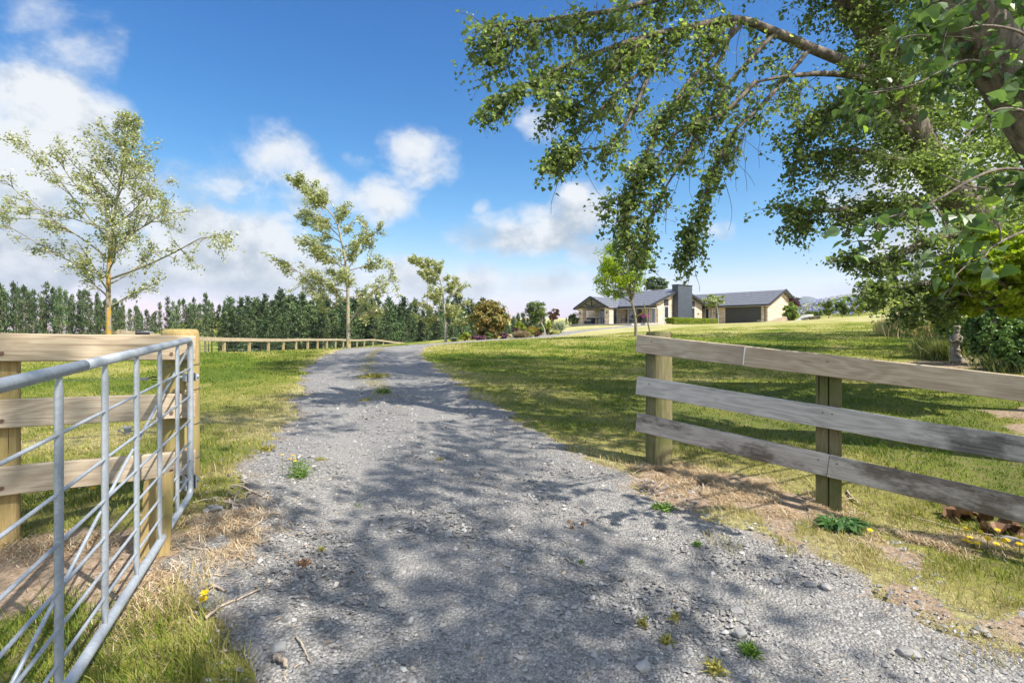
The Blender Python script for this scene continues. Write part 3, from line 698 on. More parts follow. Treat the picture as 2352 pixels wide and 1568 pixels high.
b = MB(); b.tube([hp - fd * .05, hp - fd * .02 + np.array([0, 0, .02]), hp + fd * .03 + np.array([0, 0, .012])], .004, 6); b.tube([hp - fd * .05, hp - fd * .02 - np.array([0, 0, .02]), hp + fd * .03 - np.array([0, 0, .012])], .004, 6)
part('bracket', b.mesh('bracket'), M_GALV, t0)

# ---- post stump behind the gate
sp = np.array([-1.80, 2.87]); z0 = gz1(*sp)
b = MB(); poly = [(-.066, -.05, -.2), (.066, -.05, -.2), (.066, .05, -.2), (-.066, .05, -.2)]
hts = [.375, .41, .40, .36]; vs = poly + [(p[0] * .96, p[1] * .96, h) for p, h in zip(poly, hts)]
b.add(vs, [(3, 2, 1, 0), (4, 5, 6, 7), (0, 1, 5, 4), (1, 2, 6, 5), (2, 3, 7, 6), (3, 0, 4, 7)])
st = part('post_stump', b.mesh('post_stump'), M_POSTNEW, None, Matrix.Translation((sp[0], sp[1], z0)) @ Matrix.Rotation(.5, 4, 'Z') @ Matrix.Rotation(.05, 4, 'Y'))
tag(st, 'short cut off yellow timber post stump standing behind the lower gate bars', 'post stump')

# ---- gate
gd = np.array([.338, -.941, 0]); gd /= np.linalg.norm(gd); GH = np.array([-1.985, 3.51, 0])
gate = thing('farm_gate', (GH[0], GH[1], gz1(GH[0], GH[1])), 'galvanised steel farm gate swung open towards the viewer beside the driveway', 'gate')
sag = -.035
def gp(s, z): return GH + gd * s + np.array([0, 0, CZ + z + sag * s])
zt, zbm = -.0443, -.998
LG = 3.55
def bend(a, b_, c, n=5):    # rounded corner
    a, b_, c = map(np.array, (a, b_, c)); return [(1 - t) ** 2 * a + 2 * t * (1 - t) * b_ + t * t * c for t in np.linspace(0, 1, n)]
loop = [gp(.07, zt)] ; 
corner = lambda s, z, ds, dz: (gp(s + ds, z), gp(s, z), gp(s, z + dz))
pts = [gp(LG * .5, zt)] + bend(gp(.07, zt), gp(0, zt), gp(0, zt - .07)) + bend(gp(0, zbm + .05), gp(0, zbm), gp(.05, zbm), 4) + [gp(1, zbm), gp(2, zbm)] + bend(gp(LG - .07, zbm), gp(LG, zbm), gp(LG, zbm + .07)) + bend(gp(LG, zt - .07), gp(LG, zt), gp(LG - .07, zt)) + [gp(LG * .5 + .001, zt)]
part('frame', MB().tube(pts, .0180, 14).mesh('frame'), M_GALV, gate)
nrmg = np.array([gd[1], -gd[0], 0])
for i in range(8):
    s = .372 + .3995 * i; b = MB(); k = 10; vs = []; zs = np.concatenate([np.linspace(zt - .012, zt - .075, 5), np.linspace(zt - .1, zbm + .1, 5), np.linspace(zbm + .075, zbm + .012, 5)])
    for j, z in enumerate(zs):
        e = min(abs(z - zt), abs(z - zbm)); u = sstep(.01, .085, e); wid = .0065 + .0085 * u; th = .0115 - .0035 * u
        tw = .5 * (1 - u) + .42
        for q in range(k):
            a = 2 * math.pi * q / k; x, y = wid * math.cos(a), th * math.sin(a)
            d = gd * (x * math.cos(tw) - y * math.sin(tw)) + nrmg * (x * math.sin(tw) + y * math.cos(tw))
            vs.append(gp(s, z) + d)
    fs = [(j * k + q, j * k + (q + 1) % k, (j + 1) * k + (q + 1) % k, (j + 1) * k + q) for j in range(len(zs) - 1) for q in range(k)]
    b.add(vs, fs, True); part('upright', b.mesh('upright'), M_GALV, gate)
for z in (-.219, -.39, -.536, -.67, -.785, -.884):
    part('crossbar', MB().tube([gp(s, z - .004 * s) for s in np.linspace(.0, LG, 10)], .0058, 8).mesh('crossbar'), M_GALV, gate)
part('brace', MB().tube([gp(0.01, -.10) + nrmg * .012, gp(1.3, -.10 - .30 * 1.3 + .0) + nrmg * .012, gp(2.7, -.955) + nrmg * .012], .0062, 8).mesh('brace'), M_GALV, gate)
for z in (-.275, -.925):
    h = MB(); c = gp(0, z)
    px = np.array([-.105, .11, 0]); px /= np.linalg.norm(px)
    M = Matrix.Translation(P3(c)) @ Matrix.Rotation(math.atan2(px[1], px[0]), 4, 'Z')
    h.box((.02, -.028, 0), (.085, .006, .05 if z > -.5 else .085), .002, M); h.box((.02, .028, 0), (.085, .006, .05 if z > -.5 else .085), .002, M); h.box((.08, 0, 0), (.05, .02, .022), .003, M)
    h.tube([M @ Vector((.045, -.05, 0)), M @ Vector((.045, .05, 0))], .0085, 8); h.tube([M @ Vector((.045, -.058, 0)), M @ Vector((.045, -.044, 0))], .015, 6)
    h.tube([M @ Vector((.05, 0, -.02)), M @ Vector((.13, 0, -.02))], .010, 8)
    part('hinge', h.mesh('hinge'), M_GALV, gate)

# ---- right fence
rd = np.array([.804, -.594, 0]); rd /= np.linalg.norm(rd); rn_ = np.array([-.594, -.804, 0]); rn_ /= np.linalg.norm(rn_)
RO = np.array([1.12, 5.0, 0])
def rp(s, z): return RO + rd * s + np.array([0, 0, CZ + z])
rzs = [(-.096, -.099), (-.465, -.102), (-.79, -.119)]
p1 = RO + rd * .125 - rn_ * .135; zb = gz1(p1[0], p1[1])
rf = thing('wooden_fence', (p1[0], p1[1], zb), 'three rail weathered grey timber fence between gravel and lawn, starting at a mossy round post', 'fence')
tz = CZ + .008 - zb
part('post', lathe([(.118, -.3), (.115, 0), (.113, tz - .02), (.10, tz)], 26, .01, 4).mesh('post'), M_POSTOLD, rf, Matrix.Translation((p1[0], p1[1], zb)), label='mossy round end post')
for s in (1.455, 2.86, 4.2):
    c = RO + rd * s - rn_ * .075; z0 = gz1(c[0], c[1]); zt_ = CZ - .096 - .099 * s + .04
    vs = []; k = 14
    prof2 = [(-.085, 0)] + [(-.085 * math.cos(a), .10 * math.sin(a)) for a in np.linspace(.25, math.pi - .25, 9)] + [(.085, 0), (.006, 0), (0, .022), (-.006, 0)]
    prof2 = [(x, -(-y)) for x, y in prof2]
    b = MB(); poly = [tuple((c + rd * x - rn_ * y - np.array([0, 0, 0]))[:2]) + (z0 - .25,) for x, y in prof2]
    b.extr(poly, (0, 0, zt_ - z0 + .25)); part('post', b.mesh('post'), M_POSTOLD, rf, label='half round post split by a long crack')
def rrail(row, s0, s1, mt, lab=None):
    z0, sl = rzs[row]
    r = beam('rail', rp(s0, z0 + sl * s0), rp(s1, z0 + sl * s1), .042, .158, mt, rf, bev=.005, label=lab); return r
rl = [rrail(0, -.02, .882, M_RAILNEW, 'tan top rail, short board'), rrail(0, .886, 5.2, M_RAILTAN, 'tan top rail, long board'), rrail(1, -.02, 5.2, M_RAILGREY), rrail(2, -.02, 1.462, M_RAILDIRT), rrail(2, 1.466, 5.2, M_RAILDIRT)]
part('joint_gap', MB().box((0, 0, 0), (.007, .003, .14), 0, align(rp(.884, -.096 - .099 * .884), rp(1.884, -.096 - .099 * 1.884)) @ Matrix.Translation((0, -.0225, 0))).mesh('joint_gap'), simple('white_paint', (.75, .75, .74), .6), rf)
for row, s in [(0, .12), (0, 1.46), (1, .1), (1, 1.43), (1, 1.49), (2, .12), (2, 1.40), (2, 1.52)]:
    z0, sl = rzs[row]; c = rp(s, z0 + sl * s + .03) + rn_ * .021
    part('nail', MB().tube([c, c + rn_ * .003], .006, 8).mesh('nail'), M_BOLT, rf)
c = p1 - rd * .11 + np.array([0, 0, CZ - .185]); 
part('bracket', MB().tube([c, c - rd * .05], .006, 6).mesh('bracket'), M_BOLT, rf)

# ---- long paddock fence on the left
FP = smooth_poly([(-13.75, 19.2), (-14.4, 23.5), (-15.3, 28), (-16.1, 36), (-17.4, 46.5), (-18.7, 60), (-19.4, 78), (-15.5, 92), (-8, 100)], 24)
seg = np.concatenate([[0], np.cumsum(np.hypot(*np.diff(FP, axis=0).T))])
ps = np.arange(.6, seg[-1], 3.72)
pp = np.stack([np.interp(ps, seg, FP[:, 0]), np.interp(ps, seg, FP[:, 1])], 1); pz = gz(pp[:, 0], pp[:, 1])
pf = thing('paddock_fence', (pp[4, 0], pp[4, 1], pz[4]), 'long pale timber fence with single top rail and wires following the far lawn edge', 'fence')
pm = None
for (x, y), z in zip(pp, pz):
    hgt = 1.12
    if pm is None:
        pm = MB().box((0, 0, hgt / 2 - .15), (.15, .15, hgt + .3), .015).mesh('post')
    part('post', pm, M_POSTFAR, pf, Matrix.Translation((x, y, z)) @ Matrix.Rotation(.1 * math.sin(x * 9), 4, 'Z'))
for i in range(len(pp) - 1):
    a = np.array([*pp[i], pz[i] + 1.06]); c = np.array([*pp[i + 1], pz[i + 1] + 1.06]); d = (c - a) / np.linalg.norm(c - a); n = np.array([d[1], -d[0], 0])
    beam('rail', a + n * .1, c + n * .1 - d * .01, .05, .20, M_RAILTAN, pf, bev=.006)
for z in (.25, .5, .75):
    pts = [(x + .085, y - .03, zz + z) for (x, y), zz in zip(pp, pz)]
    part('wire', MB().tube(pts, .004, 4).mesh('wire'), M_WIRE, pf)

# ---- carved stone figure by the shrubs
def statue():
    o = on(2200, 13.0); s = .0131 / .0131
    M = Matrix.Translation(P3(o - np.array([0, 0, .02]))) @ Matrix.Rotation(-.5, 4, 'Z') @ Matrix.Scale(1.0, 4)
    b = MB(); k = 22; ys = np.linspace(0, .86, 64)
    K = [(0, .13, .11, -.015), (.05, .135, .11, 0), (.12, .115, .095, -.03), (.22, .09, .085, -.055), (.255, .085, .08, -.065), (.265, .10, .09, -.062), (.31, .10, .09, -.06), (.32, .085, .08, -.062), (.40, .082, .075, -.05), (.5, .092, .08, -.045),
         (.58, .095, .078, -.04), (.635, .085, .07, -.035), (.66, .05, .05, -.03), (.675, .043, .045, -.027), (.70, .055, .058, -.026), (.76, .06, .062, -.026), (.785, .055, .06, -.026), (.79, .074, .07, -.026), (.83, .078, .072, -.026), (.855, .05, .05, -.02), (.86, .01, .01, -.02)]
    kz, kr, kd, ko = np.array(K).T; vs = []
    for z in ys:
        a0, r1, r2 = np.interp(z, kz, ko), np.interp(z, kz, kr), np.interp(z, kz, kd)
        for i in range(k):
            a = 2 * math.pi * i / k; f = 1
            if z < .26: f += .10 * math.sin(5 * a + z * 42) * (1 - z / .3)               # drapery folds
            elif z < .64: f += .035 * math.sin(7 * a + z * 30) + .03 * math.sin(z * 95 + 2 * a)
            elif .69 < z < .78: f += .05 * max(0, -math.sin(a)) * math.cos((z - .735) * 60)   # brow, nose and chin
            elif z > .79: f += .05 * math.sin(9 * a)
            vs.append((a0 + r1 * f * math.cos(a), r2 * f * math.sin(a), z))
    fs = [(j * k + i, j * k + (i + 1) % k, (j + 1) * k + (i + 1) % k, (j + 1) * k + i) for j in range(len(ys) - 1) for i in range(k)]
    b.add(vs, fs, True); b.add(vs[:k][::-1], [tuple(range(k))])
    for sx in (-1, 1):      # arms folded across the chest, ridged fingers
        b.tube([(-.038 + sx * .085, .0, .615), (-.04 + sx * .108, -.03, .53), (-.042 + sx * .085, -.075, .47), (-.04 + sx * .02, -.095, .515), (-.04 - sx * .03, -.09, .545)], [.03, .03, .027, .024, .02], 10)
        for f in range(4): b.tube([(-.04 - sx * .02, -.098, .555 - f * .015), (-.04 - sx * .06, -.088, .56 - f * .016)], [.009, .007], 7)
    b.tube([(-.026, -.058, .755), (-.026, -.076, .725), (-.026, -.062, .72)], [.008, .013, .009], 7)
    for sx in (-1, 1): b.tube([(-.026 + sx * .022, -.06, .748), (-.026 + sx * .022, -.05, .752)], .009, 7)
    b.tube([(-.042, -.058, .703), (-.026, -.064, .70), (-.01, -.058, .703)], .006, 6)
    s_ = part('statue', b.mesh('statue'), bark_mat('carved_stone', (.17, .145, .12), (.40, .35, .29), 9, st=.6), None, M)
    tag(s_, 'weathered stone figure with flat hat and folded arms standing before dark shrubs', 'statue')
statue()
# rusty stake and pale birch-like marker further up
q = on(2148, 21.0)
tag(part('steel_stake', MB().box((0, 0, .36), (.035, .035, 1.05), .004).mesh('steel_stake'), simple('rust', (.17, .07, .035), .8, var=.3, vs=20), None, Matrix.Translation(P3(q)) @ Matrix.Rotation(.02, 4, 'Y')), 'thin rusty steel stake standing upright behind the statue', 'stake')
# ------------------------------------------------------------------ house
GF = Vector((30.56, 68.0, CZ + 1.05)); HROT = math.atan2(.766, -.643)
house = thing('house', GF, 'single storey tan brick house with dark tiled roofs and grey clad chimney on the rise', 'house', rz=HROT)
HM = WM[house.name]
def brick_mat():
    m, t, b = material('tan_brick')
    p = t.obj(); s = t.n('ShaderNodeSeparateXYZ', {0: p}).outputs
    v = t.n('ShaderNodeCombineXYZ', {0: t.m('ADD', s[0], s[1]), 1: s[2], 2: 0.0}).outputs[0]
    br = t.n('ShaderNodeTexBrick', {'Vector': v, 'Color1': (.80, .65, .49), 'Color2': (.53, .385, .28), 'Mortar': (.62, .54, .46), 'Scale': 1.0, 'Mortar Size': .012, 'Bias': -.15, 'Brick Width': .8, 'Row Height': .2})
    col = t.mix(t.rng(t.noise(t.map(v, (.5, 3.2, 1)), 1.5, 5, .65), .47, .6, 0, .85), br.outputs[0], (.42, .30, .21))
    col = t.mix(.2, col, t.ramp(t.noise(v, 3.0, 5), [(.3, (.42, .32, .25)), (.7, (.66, .54, .43))]))
    t.put(b.inputs['Base Color'], col); b.inputs['Roughness'].default_value = .85; b.inputs['Specular IOR Level'].default_value = .15
    t.put(b.inputs['Normal'], t.bump(br.outputs['Fac'], .4, -.01)); return m
def tile_mat():
    m, t, b = material('dark_roof_tile')
    p = t.obj(); s = t.n('ShaderNodeSeparateXYZ', {0: p}).outputs
    saw = t.m('FRACT', t.m('MULTIPLY', s[2], 3.8))
    row = t.m('FLOOR', t.m('MULTIPLY', s[2], 3.8))
    f = t.noise(t.n('ShaderNodeCombineXYZ', {0: t.m('MULTIPLY', t.m('ADD', s[0], s[1]), 2.4), 1: row, 2: 0.0}).outputs[0], 1.0, 3)
    col = t.ramp(f, [(.3, (.13, .133, .145)), (.7, (.215, .216, .23))])
    col = t.mix(t.rng(saw, .30, .14, 0, 1), col, (.018, .018, .02))
    t.put(b.inputs['Base Color'], col); b.inputs['Roughness'].default_value = .5; b.inputs['Specular IOR Level'].default_value = .45
    t.put(b.inputs['Normal'], t.bump(saw, .8, -.05)); return m
def lines_mat(name, c, n, axis=2, w=.12, rough=.45):
    m, t, b = material(name)
    s = t.n('ShaderNodeSeparateXYZ', {0: t.obj()}).outputs
    saw = t.m('FRACT', t.m('MULTIPLY', s[axis], n))
    col = t.mix(t.rng(saw, w, w * .3, 0, .85), t.ramp(t.noise(t.obj(), 2.0, 3), [(.3, tuple(x * .9 for x in c)), (.7, tuple(x * 1.1 for x in c))]), tuple(x * .25 for x in c))
    t.put(b.inputs['Base Color'], col); b.inputs['Roughness'].default_value = rough
    t.put(b.inputs['Normal'], t.bump(saw, .6, .03)); return m
M_BRICK, M_TILE = brick_mat(), tile_mat()
M_CLAD = lines_mat('grey_weatherboard', (.055, .068, .09), 3.6, w=.22); M_GDOOR = lines_mat('dark_sectional_door', (.045, .043, .046), 2.05, w=.05)
M_DARK = simple('dark_joinery', (.03, .03, .034), .45); M_WHITE = simple('white_joinery', (.72, .72, .71), .45); M_SOFFIT = simple('pale_soffit', (.66, .64, .58), .7); M_PANEL = simple('charcoal_panel', (.04, .042, .048), .5)
def glass_mat(name, c, r=.06):
    m, t, b = material(name); f = t.noise(t.obj(), 1.3, 3)
    t.put(b.inputs['Base Color'], t.ramp(f, [(.35, tuple(x * .6 for x in c)), (.65, c)])); b.inputs['Roughness'].default_value = r; b.inputs['Specular IOR Level'].default_value = .9; return m
M_GLASS = glass_mat('window_glass', (.05, .06, .075)); M_BLINDREFL = glass_mat('blind_and_reflection_glass', (.24, .27, .32), .12); M_OPEN = glass_mat('dark_open_room', (.012, .012, .014), .2)  # pale blind panes: reflection in the glass is put into their colour
def hp_(name, mb, mat, label=None, parent=None): return part(name, mb.mesh(name), mat, parent or house, local=True, label=label)

w = MB()
w.box((5.75, -3.7, 1.12), (11.5, 7.4, 2.64), 0)
w.extr([(0, 0, 2.44), (0, -7.4, 2.44), (0, -3.7, 4.02)], (.25, 0, 0))
hp_('wall', w, M_BRICK, 'garage wing wall')
w = MB()
w.extr([(7.94, 11.0, -.2), (7.94, 1.3, -.2), (7.94, 1.3, 2.46), (7.94, 6.34, 4.15), (7.94, 11.0, 2.56)], (5.5, 0, 0))
hp_('wall', w, M_BRICK, 'living room gable wall')
w = MB(); w.box((14.3, 7.0, 1.05), (9.4, 7.9, 2.5), 0); w.box((13.5, -2.5, 1.05), (6.0, 9.0, 2.5), 0)
hp_('wall', w, M_BRICK, 'rear and porch wall')
T = .14
r = MB(); r.prism([(-.5, -3.7, 4.23), (-.5, .55, 2.33), (8.6, .55, 2.33), (12.5, -3.7, 4.23)][::-1], T); r.prism([(-.5, -3.7, 4.23), (12.5, -3.7, 4.23), (12.5, -7.95, 2.33), (-.5, -7.95, 2.33)][::-1], T)
roof_g = hp_('roof', r, M_TILE, 'garage wing roof')
sl = .345
def zl(y): return 4.37 - sl * abs(y - 6.34)
r = MB()
for poly in ([(7.42, 6.34, zl(6.34)), (13.5, 6.34, zl(6.34)), (14.8, 9.35, 3.33)], [(7.42, 6.34, zl(6.34)), (14.8, 9.35, 3.33), (12.04, 13.0, zl(13.0)), (7.42, 13.0, zl(13.0))]): r.prism(poly, T)
r.prism([(7.42, 6.34, zl(6.34)), (7.42, .1, zl(.1)), (13.5, .1, zl(.1)), (13.5, 6.34, zl(6.34))], T)
r.prism([(13.5, 6.34, zl(6.34)), (19.4, 3, 2.0), (19.4, 10.5, 2.0), (14.8, 9.35, 3.33)], T)
roof_l = hp_('roof', r, M_TILE, 'living wing roof')
r = MB(); r.prism([(12.5, 6.3, 4.26), (12.5, -3.7, 4.26), (8.0, -.2, 2.5), (8.0, .9, 2.5)][::-1], T); r.prism([(12.5, 6.3, 4.25), (18.2, 6.3, 2.2), (18.2, -7, 2.2), (12.5, -7, 4.25)][::-1], T); r.prism([(12.5, -3.7, 4.24), (12.5, -7.0, 4.24), (8.0, -7, 2.4)][::-1], T)
hp_('roof', r, M_TILE, 'middle roof')
r = MB(); r.prism([(14.8, 14.95, 3.36), (14.8, 8.0, 3.36), (12.0, 8.0, 1.96), (12.0, 14.95, 1.96)][::-1], T); r.prism([(14.8, 14.95, 3.36), (17.6, 14.95, 1.96), (17.6, 8.0, 1.96), (14.8, 8.0, 3.36)][::-1], T)
hp_('roof', r, M_TILE, 'porch gable roof')
# barge boards and gutters
def bar(b, p, q, wd, h): b.box(((Vector(q) - Vector(p)).length / 2, 0, 0), ((Vector(q) - Vector(p)).length, wd, h), 0, align(p, q))
for p, q in [((-.53, -3.7, 4.2), (-.53, .55, 2.3)), ((-.53, -3.7, 4.2), (-.53, -7.95, 2.3)), ((7.39, 6.34, 4.33), (7.39, 13.0, zl(13) - .04)), ((7.39, 6.34, 4.33), (7.39, .1, zl(.1) - .04)), ((14.8, 14.98, 3.32), (12.0, 14.98, 1.92)), ((14.8, 14.98, 3.32), (17.6, 14.98, 1.92))]: g_ = MB(); bar(g_, p, q, .05, .24); hp_('barge_board', g_, M_DARK)
for p, q in [((-.5, .62, 2.25), (8.4, .62, 2.25)), ((7.42, 13.07, zl(13) - .09), (12.1, 13.07, zl(13) - .09)), ((11.93, 14.95, 1.88), (11.93, 13.1, 1.88)), ((17.67, 14.95, 1.88), (17.67, 8.0, 1.88))]: g_ = MB(); bar(g_, p, q, .13, .14); hp_('gutter', g_, M_DARK)
for c_, d_ in [((4.0, .28, 2.13), (8.0, .5, .04)), ((10.0, 12.0, 1.8), (4.5, 1.9, .04))]: hp_('soffit', MB().box(c_, d_), M_SOFFIT)
s_ = MB(); s_.extr([(7.6, 10.9, 2.5), (7.6, 6.34, 4.08), (7.6, 6.34, 4.14), (7.6, 10.9, 2.56)], (.33, 0, 0)); hp_('soffit', s_, M_SOFFIT); s_ = MB(); s_.extr([(-.3, 0, 2.35), (-.3, -3.7, 4.0), (-.3, -3.7, 4.07), (-.3, 0, 2.42)], (.3, 0, 0))
hp_('soffit', s_, M_SOFFIT)
r = MB(); r.prism([(14.8, 14.9, 3.2), (14.8, 10.0, 3.2), (12.1, 10.0, 1.85), (12.1, 14.9, 1.85)][::-1], .02); hp_('soffit', r, M_SOFFIT); r = MB(); r.prism([(14.8, 14.9, 3.2), (17.5, 14.9, 1.85), (17.5, 10.0, 1.85), (14.8, 10.0, 3.2)][::-1], .02); hp_('soffit', r, M_SOFFIT)
r = MB(); r.extr([(12.2, 10.94, 0), (12.2, 10.94, 1.85), (14.8, 10.94, 3.15), (17.4, 10.94, 1.85), (17.4, 10.94, 0)], (0, .04, 0)); hp_('wall', r, M_BRICK, 'porch back wall')
# garage door
gdo = hp_('garage_door', MB().box((3.1, .015, 1.03), (4.62, .06, 2.16)), M_GDOOR)
# downpipes
for x, y, z in [(.28, .12, 2.2), (7.75, 11.12, 2.0), (12.3, 11.15, 1.85), (9.6, 12.95, 1.9)]:
    hp_('downpipe', MB().tube([(x, y + .35, z), (x, y + .08, z - .15), (x, y, z - .25), (x, y, 0)], .045, 8), M_DARK)
def window(cx, y, z0, z1, wd, axis='x', pane=None, trans=None, name='window', fw=.07, out=1):
    """framed window proud of the wall whose outer face is y (axis x) or x (axis y)"""
    def bx(c, d, mb): mb.box((c[0], c[1], c[2]) if axis == 'x' else (c[1], c[0], c[2]), (d[0], d[1], d[2]) if axis == 'x' else (d[1], d[0], d[2]), 0); return mb
    h = z1 - z0; zc = (z0 + z1) / 2; f = MB(); yo = y + out * .02
    for sx in (-1, 1): bx((cx + sx * (wd / 2 - fw / 2), yo, zc), (fw, .09, h), f)
    bx((cx, yo, z0 + fw / 2), (wd - 2 * fw, .09, fw), f); bx((cx, yo, z1 - fw / 2), (wd - 2 * fw, .09, fw), f)
    if trans: bx((cx, yo, trans), (wd - 2 * fw, .085, fw), f)
    o = hp_(name, f, M_WHITE)
    po = part('pane', bx((cx, yo, zc), (wd - 2 * fw, .03, h - 2 * fw), MB()).mesh('pane'), pane or M_GLASS, o, local=True)
    return o
for x in (7.95, 6.57): window(x, 0, .1, 2.08, .55, trans=.62)
for y in (9.1, 3.45): window(y, 7.94, .12, 2.12, .9, 'y', trans=.68, out=-1); hp_('panel', MB().box((7.92, y, 2.55), (.06, .86, .78)), M_PANEL)
window(16.15, 11.0, 0, 2.0, 1.1, pane=M_BLINDREFL); window(14.3, 11.0, 0, 2.0, 1.0, pane=M_BLINDREFL); window(11.55, 11.0, 0, 2.05, 1.0, pane=M_BLINDREFL, trans=.65); window(10.4, 11.0, 0, 2.05, .95, pane=M_OPEN); window(9.05, 11.0, .15, 2.05, .3); window(8.35, 11.0, .1, 2.05, .55, pane=M_BLINDREFL)
# chimney
c = MB(); c.box((7.6, 6.25, 2.2), (.85, 3.0, 4.95), 0); ch = hp_('chimney', c, M_CLAD)
part('cap', MB().box((7.6, 6.25, 4.72), (.95, 3.1, .1), 0).mesh('cap'), M_DARK, ch, local=True)
part('flue', MB().tube([(10.2, 4.4, 3.4), (10.2, 4.4, 4.0)], .14, 10).mesh('flue'), M_SOFFIT, roof_l, local=True)
part('roof_vent', MB().box((13.1, 8.9, 3.5), (.5, .4, .2), .03).mesh('roof_vent'), M_DARK, roof_l, local=True)
# porch
for x in (12.38, 16.7):
    hp_('column', MB().box((x, 14.3, .95), (.74, .74, 2.1)), M_BRICK)
tr = MB()
for p, q in [((12.2, 14.75, 2.05), (17.4, 14.75, 2.05)), ((14.8, 14.75, 2.05), (14.8, 14.75, 3.2)), ((14.8, 14.75, 2.1), (13.4, 14.75, 2.62)), ((14.8, 14.75, 2.1), (16.2, 14.75, 2.62)), ((12.1, 14.75, 1.92), (14.8, 14.75, 3.16)), ((17.5, 14.75, 1.92), (14.8, 14.75, 3.16))]: bar(tr, p, q, .12, .2 if p[0] in (12.1, 17.5) else .13)
hp_('truss', tr, M_DARK)
for x, y in ((12.38, 14.7), (16.7, 14.7), (7.9, 2.2)): hp_('wall_lamp', MB().tube([(x, y - .03, 1.35), (x, y + .05, 1.35)], .05, 8).tube([(x, y + .05, 1.22), (x, y + .05, 1.48)], .055, 8), M_DARK)
hp_('patio', MB().box((13.2, 12.9, -.12), (9.8, 4.6, .2)).box((9.6, 12.2, -.06), (3.9, 2.6, .24)), simple('pale_paving', (.42, .38, .33), .85))
part('window_gable', MB().extr([(13.9, 11.02, 2.3), (15.6, 11.02, 2.3), (15.6, 11.02, 2.6), (14.75, 11.02, 2.95), (13.9, 11.02, 2.6)], (0, .05, 0)).mesh('window_gable'), M_GLASS, house, local=True)

# ---- things on the terrace
def hl(x, y, z=0.0): return HM @ Vector((x, y, z))
def hthing(name, x, y, label, cat, group=None, rz=0.0): return thing(name, hl(x, y), label, cat, group, HROT + rz)
M_WICK = simple('charcoal_wicker', (.05, .048, .047), .8, var=.3, vs=60); M_CUSH = simple('pale_cushion', (.5, .49, .47), .9)
def chair(x, y, rz, label):
    t = hthing('garden_chair', x, y, label, 'chair', 'dark chairs on the terrace', rz)
    part('seat', MB().box((0, 0, .44), (.5, .5, .06), .015).mesh('seat'), M_WICK, t, local=True); part('backrest', MB().box((0, .24, .72), (.5, .05, .5), .02).mesh('backrest'), M_WICK, t, local=True)
    for a in (-1, 1):
        for c in (-1, 1): part('leg', MB().tube([(a * .22, c * .21, .42), (a * .24, c * .24, 0)], .018, 6).mesh('leg'), M_DARK, t, local=True)
        part('armrest', MB().tube([(a * .25, .22, .66), (a * .26, -.2, .66), (a * .24, -.22, .44)], .018, 6).mesh('armrest'), M_DARK, t, local=True)
chair(12.9, 12.9, 2.6, 'dark chair beside the brick wall, left of the two terrace chairs'); chair(11.5, 12.7, 2.2, 'dark chair in front of the sliding window, right of the two terrace chairs')
def sofa(x, y, rz, L, label):
    t = hthing('outdoor_sofa', x, y, label, 'sofa', 'wicker seats under the porch gable', rz)
    part('base', MB().box((0, 0, .22), (L, .75, .4), .03).mesh('base'), M_WICK, t, local=True); part('backrest', MB().box((0, .34, .6), (L, .12, .42), .03).mesh('backrest'), M_WICK, t, local=True)
    part('cushion', MB().box((0, -.04, .47), (L - .24, .6, .12), .04).mesh('cushion'), M_CUSH, t, local=True)
    for a in (-1, 1): part('armrest', MB().box((a * (L / 2 - .05), -.02, .5), (.12, .72, .24), .03).mesh('armrest'), M_WICK, t, local=True)
sofa(15.9, 14.0, 3.14, 1.5, 'charcoal wicker sofa with pale cushions under the porch gable'); sofa(13.5, 13.3, 2.6, .85, 'single charcoal wicker armchair beside the right porch column')
t = hthing('outdoor_table', 14.5, 13.6, 'low dark dining table under the porch gable', 'table')
part('tabletop', MB().box((0, 0, .7), (1.5, .8, .05), .01).mesh('tabletop'), M_WICK, t, local=True)
for a in (-1, 1):
    for c_ in (-1, 1): part('leg', MB().box((a * .66, c_ * .33, .34), (.07, .07, .68), .006).mesh('leg'), M_WICK, t, local=True)
t = hthing('barbecue', 9.9, 12.7, 'black kettle barbecue on legs beside the open terrace door', 'barbecue')
part('bowl', lathe([(.06, .62), (.24, .68), (.31, .8), (.31, .84)], 16).mesh('bowl'), M_BLACK, t, local=True); part('lid', lathe([(.32, .84), (.29, .98), (.18, 1.08), (.03, 1.1)], 16).mesh('lid'), M_BLACK, t, local=True)
for k in range(3): a = 2.1 * k; part('leg', MB().tube([(.16 * math.cos(a), .16 * math.sin(a), .68), (.3 * math.cos(a), .3 * math.sin(a), 0)], .016, 6).mesh('leg'), M_GALV, t, local=True)
# ------------------------------------------------------------------ vegetation
def clump_points(n, m, rad, g, cr=.34, power=.33, zmin=-1.0, gap=0.0):
    """n points gathered in m clumps inside an ellipsoid of radii rad; returns points and outward directions"""
    c = rand_unit(m * 3, g); c = c[c[:, 2] > zmin][:m]; c = c * (g.random(len(c)) ** power)[:, None]
    w = g.random(len(c)) + .35; idx = g.choice(len(c), n, p=w / w.sum())
    off = rand_unit(n, g) * (g.random(n) ** .45)[:, None] * (cr * (0.7 + .6 * g.random(len(c)))[idx])[:, None]
    off[:, 2] *= .72
    p = c[idx] + off
    o = off + .5 * c[idx]; o[:, 2] += .35
    return p * np.array(rad), o / (np.linalg.norm(o, axis=1, keepdims=True) + 1e-9), c * np.array(rad)
def leaf_mesh(name, P, size, nrm, g, jit=.55, aspect=.62, kind='kite', axis=None, fold=.18):
    nn = nrm + rand_unit(len(P), g) * jit
    V, Fc, r = leaves_np(P, size, nn, axis, aspect, fold, kind, g)
    return mesh_np(name, V, Fc, {'rnd': r})
M_BARK = bark_mat('grey_brown_bark', (.10, .08, .06), (.30, .26, .21)); M_BARKPALE = bark_mat('pale_bark', (.25, .22, .18), (.46, .42, .36))
